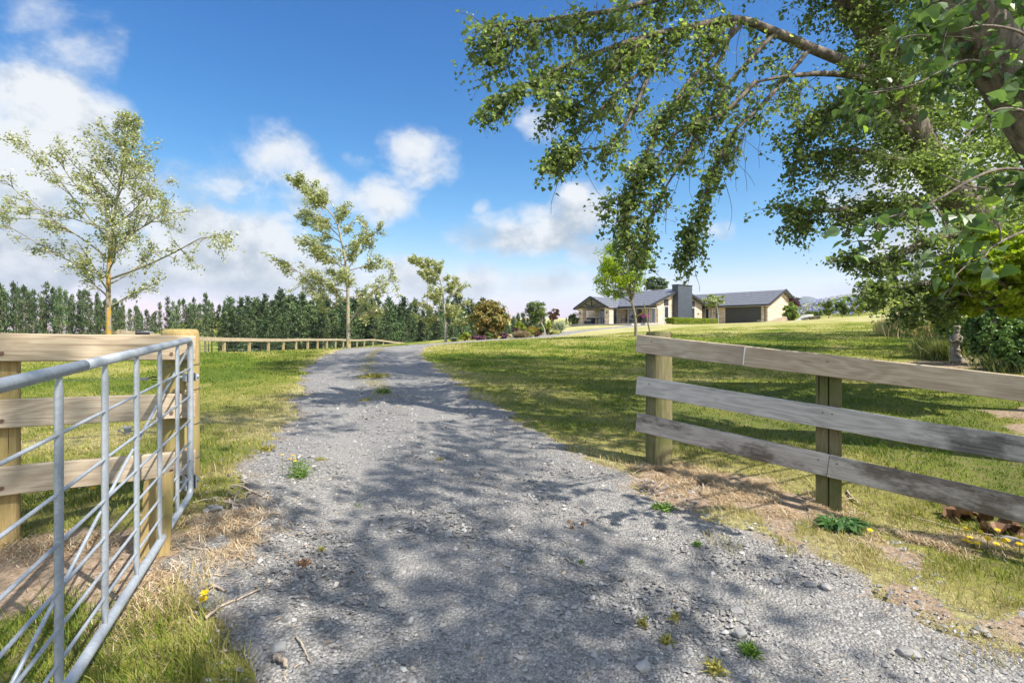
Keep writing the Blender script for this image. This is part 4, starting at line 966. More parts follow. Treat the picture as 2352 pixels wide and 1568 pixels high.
M_BARKPOP = bark_mat('poplar_bark', (.06, .048, .04), (.27, .225, .185), 3.2, st=1.0); M_BARKELM = bark_mat('lichen_bark', (.20, .18, .15), (.38, .35, .29), 6, lichen=(.55, .33, .04), lo=.45, hi=.55)
M_BARKELMGREY = bark_mat('grey_twig_bark', (.16, .14, .11), (.34, .31, .25), 6, lichen=(.5, .36, .04), lo=.55, hi=.66)
def base_of(px, Y, pyb=None):
    p = on(px, Y); return p
def extent(px0, px1, pyt, Y, p): return (px1 - px0) / F * Y / 2, at(0, pyt, Y)[2] - p[2]

def bush(name, label, cat, px0, px1, pyt, Y, mat, leaf, n, m=40, cr=.36, group=None, stem=False, aspect=.6, depth=1.0, seed=0, jit=.55, up=.0, grassy=False, sink=.1):
    g = np.random.default_rng(seed + int(px0)); p = on((px0 + px1) / 2, Y); rx, H = extent(px0, px1, pyt, Y, p)
    pts, nr, cs = clump_points(n, m, (rx * .8, rx * depth * .8, H * .46), g, cr)
    pts[:, 2] += H * .47; pts = pts[pts[:, 2] > -sink * H]; nr = nr[:len(pts)]
    P = pts + p
    if grassy:
        ax = nr * np.array([.8, .8, .3]) + np.array([0, 0, .9]); me = leaf_mesh('foliage', P, leaf * g.uniform(.6, 1.3, len(P)), rand_unit(len(P), g), g, .2, aspect, axis=ax)
    else: me = leaf_mesh('foliage', P, leaf * g.uniform(.65, 1.3, len(P)), nr, g, jit, aspect)
    t = thing(name, p, label, cat, group)
    part('foliage', me, mat, t)
    polys = [(np.array([p + [g.normal(0, rx * .12), g.normal(0, rx * .12), -.05], p + c * .45 + [0, 0, H * .3], p + c * .85 + [0, 0, H * .47]]), rx * .035 + .006, .005, 5) for c in cs[:14]]
    part('stem', mesh_np('stem', *tubes_np(polys), smooth=True), M_BARK, t)
    return t
def crown_tree(name, label, cat, px, Y, px0, px1, pyt, pyb, mat, leaf, n, m=50, cr=.3, trunk_r=.06, bark=None, group=None, seed=0, aspect=.6, depth=1.0, lean=0.0, nl=14, jit=.6, power=.33):
    """trunk, limbs reaching into the clumps and a crown of leaves"""
    g = np.random.default_rng(seed + int(px)); p = on(px, Y)
    zt, zb_ = at(0, pyt, Y)[2] - p[2], at(0, pyb, Y)[2] - p[2]; rx = (px1 - px0) / 2 / F * Y; ox = ((px0 + px1) / 2 - px) / F * Y
    cz = (zt + zb_) / 2; pts, nr, cs = clump_points(n, m, (rx * .85, rx * depth * .85, (zt - zb_) / 2 * .88), g, cr, power)
    cen = np.array([ox, 0, cz])
    t = thing(name, p, label, cat, group)
    part('crown', leaf_mesh('crown', pts + cen + p, leaf * g.uniform(.6, 1.3, n), nr, g, jit, aspect), mat, t)
    top = np.array([ox * .8 + lean, 0, zb_ + (zt - zb_) * .75])
    tr = np.array([[0, 0, -.1], [g.normal(0, .02), 0, zb_ * .5], [ox * .25, 0, zb_], [ox * .6, .03, cz], list(top)]) + p
    polys = [(smooth_poly3(tr), trunk_r, trunk_r * .25, 9)]
    for c in cs[:nl]:
        s = np.array([ox * .3, 0, zb_ + (zt - zb_) * g.uniform(-.05, .45)]); e = c + cen
        polys.append((np.array([s, s * .45 + e * .55 + [0, 0, -.04 * rx], e]) + p, trunk_r * .42, trunk_r * .1, 6))
    part('trunk', mesh_np('trunk', *tubes_np(polys), smooth=True), bark or M_BARK, t)
    return t
def smooth_poly3(P, n=5): return smooth_poly(np.asarray(P, float), n)

L_GREEN = leaf_mat('garden_green_leaves', (.07, .115, .022), (.21, .27, .06)); L_LIME = leaf_mat('lime_leaves', (.16, .22, .015), (.42, .48, .05), trans=.4)
L_YEL = leaf_mat('variegated_yellow_leaves', (.22, .24, .05), (.62, .60, .25)); L_PURP = leaf_mat('purple_leaves', (.05, .018, .03), (.21, .085, .13)); L_RED = leaf_mat('red_brown_leaves', (.06, .03, .025), (.20, .10, .06))
L_MAG = leaf_mat('bronze_backed_leaves', (.11, .12, .025), (.30, .25, .075), (.50, .30, .09), frac=.2); L_DARK = leaf_mat('dark_glossy_leaves', (.055, .11, .028), (.19, .30, .07), trans=.2, rough=.28, spec=.5)
L_OR = leaf_mat('orange_foliage', (.22, .13, .02), (.48, .34, .05)); L_BROWN = leaf_mat('brown_grass', (.16, .105, .06), (.36, .26, .16)); L_FLAX = leaf_mat('flax_leaves', (.22, .27, .16), (.48, .52, .36))
L_LAV = leaf_mat('lavender_foliage', (.13, .14, .09), (.33, .30, .24), (.36, .28, .42), frac=.15); L_AGA = leaf_mat('agapanthus_flowers', (.19, .20, .45), (.40, .41, .70), trans=.2); L_DRYG = leaf_mat('tall_dry_grass', (.30, .25, .11), (.58, .48, .27)); L_PINK = leaf_mat('magenta_flowers', (.55, .03, .40), (.85, .12, .65)); L_WHITEGR = leaf_mat('spotted_pale_leaves', (.11, .15, .06), (.50, .50, .42))
L_TALLG = leaf_mat('tall_green_grass', (.10, .14, .035), (.34, .33, .13))

# ---- garden bed left of the house
bush('shrub', 'big bushy shrub with bronze and olive leaves at the left end of the garden bed', 'shrub', 1074, 1177, 682, 41, L_MAG, .22, 5200, 70, .30, seed=1)
bush('shrub', 'bright lime green leafy shrub lowest at the left tip of the garden bed', 'shrub', 1051, 1084, 763, 39, L_LIME, .10, 1100, 24, seed=2)
bush('shrub', 'low purple mound shrub in front of the big bronze shrub', 'shrub', 1073, 1123, 769, 38.5, L_PURP, .12, 2200, 50, .24, 'purple mound shrubs in the garden bed', aspect=.3, seed=3)
bush('shrub', 'small dark green shrub between two purple mounds', 'shrub', 1111, 1137, 762, 39.2, L_GREEN, .09, 900, 20, seed=4)
bush('shrub', 'round purple shrub right of the small dark green shrub', 'shrub', 1141, 1173, 763, 39.5, L_PURP, .11, 1600, 36, .24, 'purple mound shrubs in the garden bed', seed=5, aspect=.35)
bush('shrub', 'pale mauve purple shrub behind the brown tussock grass', 'shrub', 1170, 1202, 750, 42, L_PURP, .09, 1300, 30, .26, 'purple mound shrubs in the garden bed', seed=6)
bush('shrub', 'white speckled green shrub between purple shrub and tussock', 'shrub', 1171, 1200, 761, 40.5, L_WHITEGR, .08, 900, 24, seed=7)
bush('tussock_grass', 'fine brown tussock grass mound in the garden bed', 'grass mound', 1177, 1222, 763, 40, L_BROWN, .34, 2600, 40, .3, aspect=.04, grassy=True, seed=8)
bush('conifer_shrub', 'yellow green feathery conifer behind the pale purple shrub', 'shrub', 1180, 1210, 734, 46, L_LIME, .13, 1100, 24, seed=9)
bush('shrub', 'yellow green shrub left of the slim open tree', 'shrub', 1203, 1231, 755, 42.5, L_LIME, .09, 1000, 22, seed=10)
bush('rose_bush', 'reddish green rose bush at the foot of the slim open tree', 'shrub', 1223, 1245, 760, 41.5, L_RED, .08, 800, 20, seed=11)
bush('shrub', 'lime yellow rounded shrub behind the dark planter', 'shrub', 1246, 1268, 738, 48, L_LIME, .11, 800, 18, seed=12)
bush('shrub', 'green leafy shrub just behind the slim tree trunk', 'shrub', 1232, 1254, 744, 45, L_GREEN, .11, 800, 20, seed=13)
bush('shrub', 'variegated yellow shrub nearest the upper driveway', 'shrub', 1253, 1290, 757, 44, L_YEL, .13, 1300, 28, seed=14)
bush('shrub', 'orange gold shrub behind the flax by the upper driveway', 'shrub', 1264, 1291, 739, 49, L_OR, .10, 900, 20, seed=15)
bush('flax', 'spiky pale green flax clump at the right end of the bed', 'flax', 1275, 1299, 746, 46, L_FLAX, .85, 260, 14, .3, aspect=.06, grassy=True, seed=16)
bush('shrub', 'loose green shrub against the left end of the house', 'shrub', 1302, 1333, 715, 72, L_GREEN, .2, 1200, 26, seed=17)
bush('shrub', 'pale sage ground shrub left of the lime shrub by the fence end', 'shrub', 1030, 1056, 774, 43, L_FLAX, .12, 700, 18, seed=18)
bush('shrub', 'olive green shrub filling behind the rose bush', 'shrub', 1205, 1250, 747, 47, L_OR, .12, 900, 24, seed=19)
crown_tree('garden_tree', 'slim open crowned green tree standing in the garden bed', 'tree', 1249, 43, 1200, 1261, 686, 744, L_GREEN, .16, 2000, 46, .26, .06, M_BARKPALE, seed=2)
crown_tree('garden_tree', 'small red brown tree behind the slim open tree', 'tree', 1271, 50, 1255, 1289, 707, 736, L_RED, .15, 1100, 30, .28, .05, seed=3)
p = on(1259.5, 45); t = part('planter', lathe([(.17, 0), (.2, .02), (.24, .34), (.25, .36), (.21, .36)], 16).mesh('planter'), M_DARK, None, Matrix.Translation(P3(p)) @ Matrix.Scale(.9, 4)); tag(t, 'dark round planter tub standing among the yellow shrubs', 'planter')

# ---- round the house
def hw(x, y, z=0.0): return np.array(HM @ Vector((x, y, z)))
# clipped hedge along the chimney wall
g = np.random.default_rng(31); n = 9000
q = g.random((n, 3)); face = g.integers(0, 5, n); q[face == 0, 2] = 1; q[face == 1, 0] = 1; q[face == 2, 0] = 0; q[face == 3, 1] = 0; q[face == 4, 1] = 1
q = (q - [.5, .5, 0]) * [1.1, 9.4, .62] + g.normal(0, .035, (n, 3)); q[:, 0] += 6.1; q[:, 1] += 6.2
W_ = np.array(HM)[:3, :3]; qw = q @ W_.T + np.array(HM.translation)
t = thing('hedge', hw(6.1, 6.2), 'low clipped bright green hedge under the chimney wall', 'hedge'); part('foliage', leaf_mesh('foliage', qw, .12, rand_unit(n, g) + [0, 0, .6], g), L_LIME, t)
part('stem', MB().box((6.1, 6.2, .2), (.8, 9.0, .4)).mesh('stem'), simple('hedge_wood', (.03, .04, .012), .9), t, HM)
# pot of magenta flowers
pw = hw(8.6, 12.4, .06); t = thing('flower_pot', pw, 'tall dark pot of magenta petunias by the terrace corner', 'flower pot')
part('pot', lathe([(.2, 0), (.24, .03), (.34, .6), (.36, .64), (.3, .64)], 16).mesh('pot'), M_DARK, t, Matrix.Translation(P3(pw)))
pts, nr, _ = clump_points(420, 14, (.46, .46, .28), np.random.default_rng(8), .4); part('flowers', leaf_mesh('flowers', pts + pw + [0, 0, .85], .12, nr, g, aspect=.9), L_PINK, t)
pts, nr, _ = clump_points(260, 12, (.42, .42, .22), np.random.default_rng(9), .4); part('foliage', leaf_mesh('foliage', pts + pw + [0, 0, .72], .11, nr, g), L_GREEN, t)
# staked dogwood
p = on(1649, 62); t = crown_tree('staked_tree', 'young pale flowering tree held between two stakes before the garage', 'tree', 1649, 62, 1608, 1667, 674, 706, leaf_mat('cream_bract_leaves', (.10, .16, .03), (.42, .46, .20), (.62, .62, .42), frac=.2), .2, 2600, 40, .30, .05, M_BARKPALE, seed=5, lean=.2)
for px, lab in ((1635, 'dark timber stake left of the young flowering tree'), (1661, 'dark timber stake right of the young flowering tree')):
    s = on(px, 61.6); tag(part('tree_stake', MB().tube([s - [0, 0, .2], s + [g.normal(0, .03), 0, 1.5]], .035, 6).mesh('tree_stake'), M_BARK, None), lab, 'stake')
a, c = on(1635, 61.6) + [0, 0, 1.2], on(1661, 61.6) + [0, 0, 1.15]
tag(part('tree_tie', MB().tube([a, (a + c) / 2 - [0, 0, .12], c], .03, 6).mesh('tree_tie'), M_BLACK, None), 'dark strap slung between the two stakes of the young tree', 'strap')
# lime maple with stake in front of the house
crown_tree('maple_tree', 'lime green young maple on the lawn before the house, strapped to a leaning stake', 'tree', 1460, 28, 1346, 1506, 528, 694, leaf_mat('lime_maple_leaves', (.17, .27, .018), (.50, .56, .04), trans=.55), .115, 7500, 95, .23, .085, bark_mat('maple_bark', (.13, .11, .08), (.30, .27, .20)), seed=9, nl=34, power=.42)
s = on(1494, 26.5); s2 = at(1480, 705, 26.8)
tag(part('tree_stake', MB().box((0, 0, 0), (.075, .05, np.linalg.norm(s2 - s) + .3), .005, align(s * .5 + s2 * .5, s2 + (s2 - s), (0, 1, 0)) @ Matrix.Rotation(R(90), 4, 'Y')).mesh('tree_stake'), M_POSTOLD, None), 'leaning square timber stake beside the lime green maple', 'stake')
a, c = at(1460, 727, 27.9), at(1485, 714, 26.7)
tag(part('tree_tie', MB().box((0, 0, 0), (np.linalg.norm(c - a), .02, .09), 0, align((a + c) / 2, c + (c - a))).mesh('tree_tie'), simple('olive_webbing', (.30, .22, .05), .8), None), 'olive webbing strap between the lime maple and its stake', 'strap')
# trees behind the house
L_CYP = leaf_mat('cypress_foliage', (.04, .07, .03), (.14, .19, .09), trans=.15)
crown_tree('cypress_tree', 'dark spreading tree rising behind the main roof beside the chimney', 'tree', 1503, 120, 1476, 1537, 636, 672, L_CYP, .55, 2600, 40, .32, .4, seed=6)
crown_tree('cypress_tree', 'dark open tree behind the porch roof, partly behind the maple', 'tree', 1420, 125, 1383, 1470, 652, 692, L_CYP, .55, 2200, 40, .24, .35, seed=7)
# right end of the house
bush('shrub', 'tall rounded bright green bush hiding the right end of the house', 'bush', 1795, 1834, 693, 63, leaf_mat('bright_bush_leaves', (.12, .19, .03), (.33, .41, .08), trans=.45), .22, 3400, 50, seed=20, cr=.3)
crown_tree('plum_tree', 'purple leaved tree behind the bush at the house end', 'tree', 1822, 72, 1803, 1839, 676, 706, L_PURP, .26, 700, 30, .28, .08, seed=8)
for (x0, x1, yt, Y, k) in [(1846, 1872, 712, 66, 'olive shrub among the flowers, nearest the steps'), (1868, 1892, 708, 67, 'olive shrub on the flower bank behind the left orchard tree')]: bush('shrub', k, 'shrub', x0, x1, yt, Y, L_GREEN, .2, 700, 20, seed=21)
for i, (x0, x1, yt, Y) in enumerate([(1838, 1858, 731, 57), (1854, 1874, 728, 58), (1868, 1886, 726, 60)]): bush('lavender_bush', ['grey lavender mound lowest beside the stone steps', 'grey mauve lavender mound in the middle of the slope', 'green grey lavender mound topmost of the three'][i], 'lavender', x0, x1, yt, Y, L_LAV, .22, 800, 20, .34, 'lavender mounds by the steps', aspect=.2, seed=22, grassy=True)
bush('lavender_bush', 'small grey lavender tuft at the low end of the curved wall', 'lavender', 1739, 1750, 737, 58, L_LAV, .2, 300, 10, .34, aspect=.25, seed=25, grassy=True)
# orchard trees up the slope
for i, (x0, x1, yt, yb, Y) in enumerate([(1889, 1917, 690, 729, 58), (1916, 1951, 689, 728, 58), (1953, 1990, 690, 726, 57), (1994, 2020, 694, 722, 57)]):
    crown_tree('orchard_tree', ['small dark rounded fruit tree, first to the right of the flower bank', 'broad dark fruit tree, second along the slope', 'yellow tipped spreading fruit tree, third along the slope', 'thin young fruit tree with bare stem, fourth along the slope'][i], 'tree', (x0 + x1) / 2, Y, x0, x1, yt, yb - 5, [L_GREEN, L_GREEN, L_LIME, L_GREEN][i], .17, [2200, 2600, 1700, 900][i], 40, .3, .05, seed=30 + i, group='young fruit trees on the slope')
# flower bank and its edging wall
g = np.random.default_rng(44); n = 9000
X = g.uniform(36, 62, n); Y = g.uniform(70, 89, n); kk = (CX + F * X / Y); pz_ = HY - F * (gz(X, Y) - CZ) / Y
ok = (pz_ < 726) & (pz_ > 686 + np.clip(1965 - kk, 0, 200) * .12) & (kk < 2010) & (kk > 1815) & (vnoise(X, Y, 1.2, 9) > .42)
P = np.stack([X, Y, gz(X, Y) + g.uniform(.1, .8, n)], 1)[ok]
tag(part('agapanthus_flowers', leaf_mesh('agapanthus_flowers', P, g.uniform(.14, .34, len(P)), rand_unit(len(P), g) + [0, -.3, .6], g, aspect=.9), L_AGA, None), 'bank of pale blue violet flowers on the slope right of the house', 'flowers', kind='stuff')
P = np.stack([X, Y, gz(X, Y) + g.uniform(0, .35, n)], 1)[ok & (g.random(n) < .6)]
tag(part('agapanthus_leaves', leaf_mesh('agapanthus_leaves', P, .5, rand_unit(len(P), g), g, aspect=.2), L_GREEN, None), 'strappy green leaves under the blue flowers on the slope', 'foliage', kind='stuff')
rail = [on(k, y) for k, y in ((1822, 88), (1860, 89), (1900, 90), (1950, 91), (2010, 92), (2060, 93))]
wm_ = MB(); pts = [q + [0, 0, .05] for q in rail]
for a, c in zip(pts[:-1], pts[1:]): wm_.box((np.linalg.norm(c - a) / 2, 0, 0), (np.linalg.norm(c - a), .25, .5), .02, align(a, c))
tag(part('garden_wall', wm_.mesh('garden_wall'), simple('grey_concrete', (.30, .30, .31), .9, bump=.3), None), 'low grey wall along the top of the blue flower bank', 'wall')
# steps and pale retaining walls
M_STONE2 = simple('pale_sandstone', (.46, .36, .27), .9, var=.22, vs=3.0, bump=.3)
sw = thing('garden_steps', on(1800, 60), 'curved pale stone steps and retaining wall at the right end of the house', 'steps')
def quadwall(pts, y_thick, name, mat):
    b = MB(); b.extr([tuple(q) for q in pts], (0, y_thick, 0)); part(name, b.mesh(name), mat, sw)
quadwall([at(1745, 750, 59), at(1812, 750, 59), at(1806, 727, 59), at(1800, 726.5, 59), at(1746, 743, 59)], .3, 'retaining_wall', M_STONE2)
for i, (x0, x1, yt, Y) in enumerate([(1776, 1834, 743.5, 59.5), (1786, 1836, 739.5, 60.3), (1794, 1838, 736, 61.1)]):
    quadwall([at(x0, 756, Y), at(x1, 756, Y), at(x1 - 2, yt, Y), at(x0 + 3, yt, Y)], 1.0, 'step', simple('sandstone_step', (.36, .27, .20), .9, var=.25, vs=4, bump=.3))
quadwall([at(1834, 746, 58.5), at(1842, 744, 58.5), at(1868, 726, 58.5), at(1866, 722, 58.5), at(1856, 723, 58.5), at(1834, 741, 58.5)], 1.2, 'sloping_cap', simple('white_coping', (.68, .65, .60), .9))

# ---- tall grass, birch, dark shrubs at the right edge
def tall_grass(label, spots, n, h, mat, seed):
    g = np.random.default_rng(seed); P = []
    for px, Y, r in spots:
        c = on(px, Y); q = g.normal(0, 1, (n // len(spots), 2)) * r; P.append(np.stack([c[0] + q[:, 0], c[1] + q[:, 1]], 1))
    P = np.concatenate(P); z = gz(P[:, 0], P[:, 1]); P = np.stack([P[:, 0], P[:, 1], z], 1)
    V, Fc = blades(P, h * g.uniform(.5, 1.2, len(P)), np.full(len(P), max(.006, P[:, 1].mean() * .0011)), g, .22)
    tag(part('tall_grass', mesh_np('tall_grass', V, Fc, {'rnd': np.repeat(g.random(len(P)), 5)}), mat, None), label, 'tall grass', kind='stuff')
tall_grass('pale dry seeding grass round the foot of the white birch', [(2085, 24, .5), (2100, 23, .5), (2115, 22.5, .5), (2130, 22, .5), (2140, 21, .4)], 4200, .75, L_DRYG, 51)
tall_grass('wispy green grass beside the stone figure', [(2155, 14.5, .2), (2160, 13.8, .2), (2172, 13.4, .1), (2152, 15.5, .28)], 2400, .5, L_TALLG, 52)
tall_grass('thin grass at the foot of the dark shrubs', [(2310, 11.4, .2), (2290, 11.6, .2), (2335, 11.0, .25)], 420, .3, L_TALLG, 53)
M_BIRCH = bark_mat('white_birch_bark', (.45, .43, .40), (.75, .73, .70), 5, st=.3)
L_POP = leaf_mat('poplar_leaves', (.11, .155, .05), (.31, .365, .16), (.46, .52, .20), trans=.56, rough=.42, spec=.35, frac=.08)
L_POPNEAR = leaf_mat('near_poplar_leaves', (.055, .105, .03), (.17, .255, .10), (.34, .46, .10), trans=.42, rough=.36, spec=.5, frac=.10, clump=3)
crown_tree('birch_tree', 'slender white trunked birch standing in tall dry grass', 'tree', 2088, 25, 2062, 2150, 560, 684, L_POP, .085, 2300, 80, .16, .075, M_BIRCH, seed=11)
for i, (x0, x1, yt, Y, lab) in enumerate([(2150, 2245, 648, 13.8, 'dark glossy evergreen shrub directly behind the stone figure'), (2215, 2330, 672, 12.3, 'dark glossy evergreen shrub right of the stone figure'), (2290, 2420, 735, 11.0, 'low dark glossy shrub at the right edge, nearest the fence'), (2230, 2400, 610, 14.5, 'tall dark evergreen shrub behind the others at the right edge')]):
    bush('evergreen_shrub', lab, 'shrub', x0, x1, yt, Y, L_DARK, .085, 5600, 70, .28, 'dark evergreen shrubs at the right', seed=60 + i, aspect=.55)
bush('shrub', 'bright yellow green shrub behind the rusty stake', 'shrub', 2110, 2165, 668, 22, L_LIME, .11, 2200, 40, .3, seed=70)
bush('shrub', 'yellow leaved bush further up behind the rusty stake', 'shrub', 2140, 2215, 645, 19, L_LIME, .10, 2600, 44, .3, seed=71)
crown_tree('maple_tree', 'yellow green maple spreading below the poplar at the right edge', 'tree', 2440, 7.4, 2150, 2500, 515, 742, leaf_mat('yellow_green_maple_leaves', (.19, .27, .02), (.48, .55, .06), (.56, .42, .04), trans=.6, frac=.05), .075, 10500, 170, .15, .11, M_BARK, seed=12, aspect=.8, nl=40, jit=1.1)

# ------------------------------------------------------------------ wind-swept roadside trees
def grow(p, d, L, r, lvl, g, S, br, tw):
    n = max(3, int(L / S['seg'])); pts = [p.copy()]; d = d.copy()
    for i in range(n):
        d = d + g.normal(0, S['wob'], 3) + np.array(S['trop'][min(lvl, len(S['trop']) - 1)]) * (i / n + .3); d /= np.linalg.norm(d)
        pts.append(pts[-1] + d * L / n)
    pts = np.array(pts); br.append((pts, r, r * .35, 6 if lvl < 1 else 4))
    if lvl >= S['max']: tw.append(pts); return
    for k in range(S['n'][lvl]):
        f = g.uniform(.18, 1.0); i = f * n; j = min(int(i), n - 1); q = pts[j] + (pts[j + 1] - pts[j]) * (i - j)
        dd = pts[j + 1] - pts[j]; dd /= np.linalg.norm(dd); a = rand_unit(1, g)[0]; a -= dd * a.dot(dd); a /= np.linalg.norm(a)
        an = R(g.uniform(*S['ang'])); e = dd * math.cos(an) + a * math.sin(an)
        grow(q, e, L * g.uniform(*S['ratio']) * (1 - .45 * f), r * .5, lvl + 1, g, S, br, tw)
def twig_leaves(tw, per_m, size, g, spread=.05, droop=-.15, wind=(-.5, 0, 0), kind='kite', aspect=.62, name='crown'):
    Ps, Ax = [], []
    for t in tw:
        L = np.linalg.norm(np.diff(t, axis=0), axis=1).sum(); m = max(2, int(L * per_m * g.uniform(.6, 1.4)))
        u = g.uniform(.08, 1.0, m) * (len(t) - 1); j = np.minimum(u.astype(int), len(t) - 2)
        Ps.append(t[j] + (t[j + 1] - t[j]) * (u - j)[:, None] + g.normal(0, spread, (m, 3))); Ax.append((t[j + 1] - t[j]) / L * len(t))
    P = np.concatenate(Ps); A = np.concatenate(Ax) * .5 + rand_unit(len(P), g) * .8 + np.array(wind) + np.array([0, 0, droop])
    nr = rand_unit(len(P), g); nr[:, 2] = np.abs(nr[:, 2]) + .35
    V, Fc, r = leaves_np(P, size * g.uniform(.45, 1.35, len(P)), nr, A, aspect, .16, kind, g)
    return mesh_np(name, V, Fc, {'rnd': r})
L_ELM = leaf_mat('pale_variegated_leaves', (.20, .22, .07), (.52, .52, .27), (.70, .68, .46), trans=.4, rough=.45, frac=.15, clump=1.2)
def swept_tree(label, px, Y, trunkpx, limbs, seed, per_m, leaf, tr, S, bark):
    g = np.random.default_rng(seed); p = on(px, Y); br, tw = [], []
    T = smooth_poly3(np.array([p + [0, 0, -.15]] + [at(a, b_, Y + dy) for a, b_, dy in trunkpx]), 6)
    m_ = len(T); seg_ = np.concatenate([[0], np.cumsum(np.linalg.norm(np.diff(T, axis=0), axis=1))]); H = seg_[-1]
    for i in range(limbs['n']):
        f = limbs['f0'] + (1 - limbs['f0']) * ((i + .5) / limbs['n']) ** .85; q = np.array([np.interp(f * H, seg_, T[:, c]) for c in range(3)])
        az = i * 2.399 + g.normal(0, .3); L = np.interp(f, limbs['prof'][0], limbs['prof'][1]) * g.uniform(.75, 1.2); elv = R(np.interp(f, [0, 1], limbs['elev'])) + g.normal(0, .12)
        d = np.array([math.cos(az) * math.cos(elv), math.sin(az) * math.cos(elv) * .8, math.sin(elv)])
        if d[0] > 0: L *= limbs.get('right', 1.0)
        grow(q, d, L, max(.012, tr * .38 * (1 - f * .6)), 0, g, S, br, tw)
    for (a, b_, c_) in limbs.get('extra', []):
        P_ = smooth_poly3(np.array([at(*q) for q in a]), 5); br.append((P_, b_, b_ * .2, 6))
        for k in range(c_):
            j = g.integers(len(P_) // 5, len(P_) - 1); grow(P_[j], (P_[j + 1] - P_[j]) / np.linalg.norm(P_[j + 1] - P_[j]) * .6 + g.normal(0, .5, 3), g.uniform(.4, .9), .012, 1, g, S, br, tw)
    tw.append(T[-6:])
    t = thing('roadside_tree', p, label, 'tree', 'wind swept trees along the driveway')
    V, Fc = tubes_np([(T, tr, tr * .12, 12)]); V2, F2 = tubes_np(br)
    part('trunk', mesh_np('trunk', V, Fc, smooth=True), bark, t)
    part('limbs', mesh_np('limbs', V2, F2, smooth=True), M_BARKELMGREY, t)
    part('crown', twig_leaves(tw, per_m, leaf, g, .07), L_ELM, t)
    return len(tw)
S1 = dict(seg=.22, wob=.08, trop=[(-.05, 0, .05), (-.16, 0, .02), (-.25, 0, -.03)], max=2, n=[13, 5], ang=(18, 50), ratio=(.2, .42))
swept_tree('tallest wind swept tree, orange lichen on its straight trunk, behind the gate fence', 250, 16, [(249, 700, 0), (250, 610, 0), (262, 500, .1), (280, 390, .1), (298, 268, .1)],
    dict(n=36, f0=.2, prof=([.2, .35, .5, .7, .9, 1], [1.7, 2.6, 2.5, 1.6, .7, .25]), elev=(20, 46), right=.95, extra=[([(255, 640, 16), (330, 612, 15.8), (400, 580, 15.6), (470, 545, 15.4), (515, 560, 15.3)], .03, 16), ([(256, 560, 16), (180, 470, 16.1), (100, 370, 16.2), (30, 310, 16.2)], .028, 14), ([(262, 560, 16), (330, 520, 16.2), (400, 470, 16.3)], .028, 12)]), 3, 76, .075, .078, S1, M_BARKELM)
S2 = dict(seg=.25, wob=.08, trop=[(-.08, 0, .04), (-.2, 0, .01), (-.3, 0, -.03)], max=2, n=[13, 5], ang=(18, 48), ratio=(.22, .44))
swept_tree('middle wind swept tree leaning left over the driveway bend, lichen on its trunk', 800, 23.7, [(799, 720, 0), (797, 640, 0), (785, 560, .1), (760, 490, .1), (668, 415, .1)],
    dict(n=34, f0=.16, prof=([.15, .3, .5, .7, .9, 1], [2.1, 2.4, 2.1, 1.4, .7, .3]), elev=(2, 36), right=.75, extra=[([(802, 740, 23.7), (840, 690, 23.5), (885, 650, 23.4), (920, 648, 23.4)], .03, 12), ([(797, 620, 23.7), (838, 560, 23.8), (842, 505, 23.8)], .025, 10), ([(798, 690, 23.7), (730, 650, 23.5), (665, 640, 23.3)], .03, 12)]), 5, 88, .10, .092, S2, bark_mat('faint_lichen_bark', (.20, .18, .15), (.38, .35, .29), 6, lichen=(.50, .38, .10), lo=.52, hi=.62))
swept_tree('smallest and farthest wind swept tree where the driveway bends, pale grey trunk', 1023, 42, [(1023, 740, 0), (1018, 690, 0), (1010, 640, .1), (985, 615, .1), (945, 605, .1)],
    dict(n=32, f0=.18, prof=([.15, .3, .5, .7, .9, 1], [2.7, 2.9, 2.2, 1.5, .9, .5]), elev=(2, 38), right=.7), 8, 64, .15, .11, dict(S2, seg=.4), M_BARKPALE)

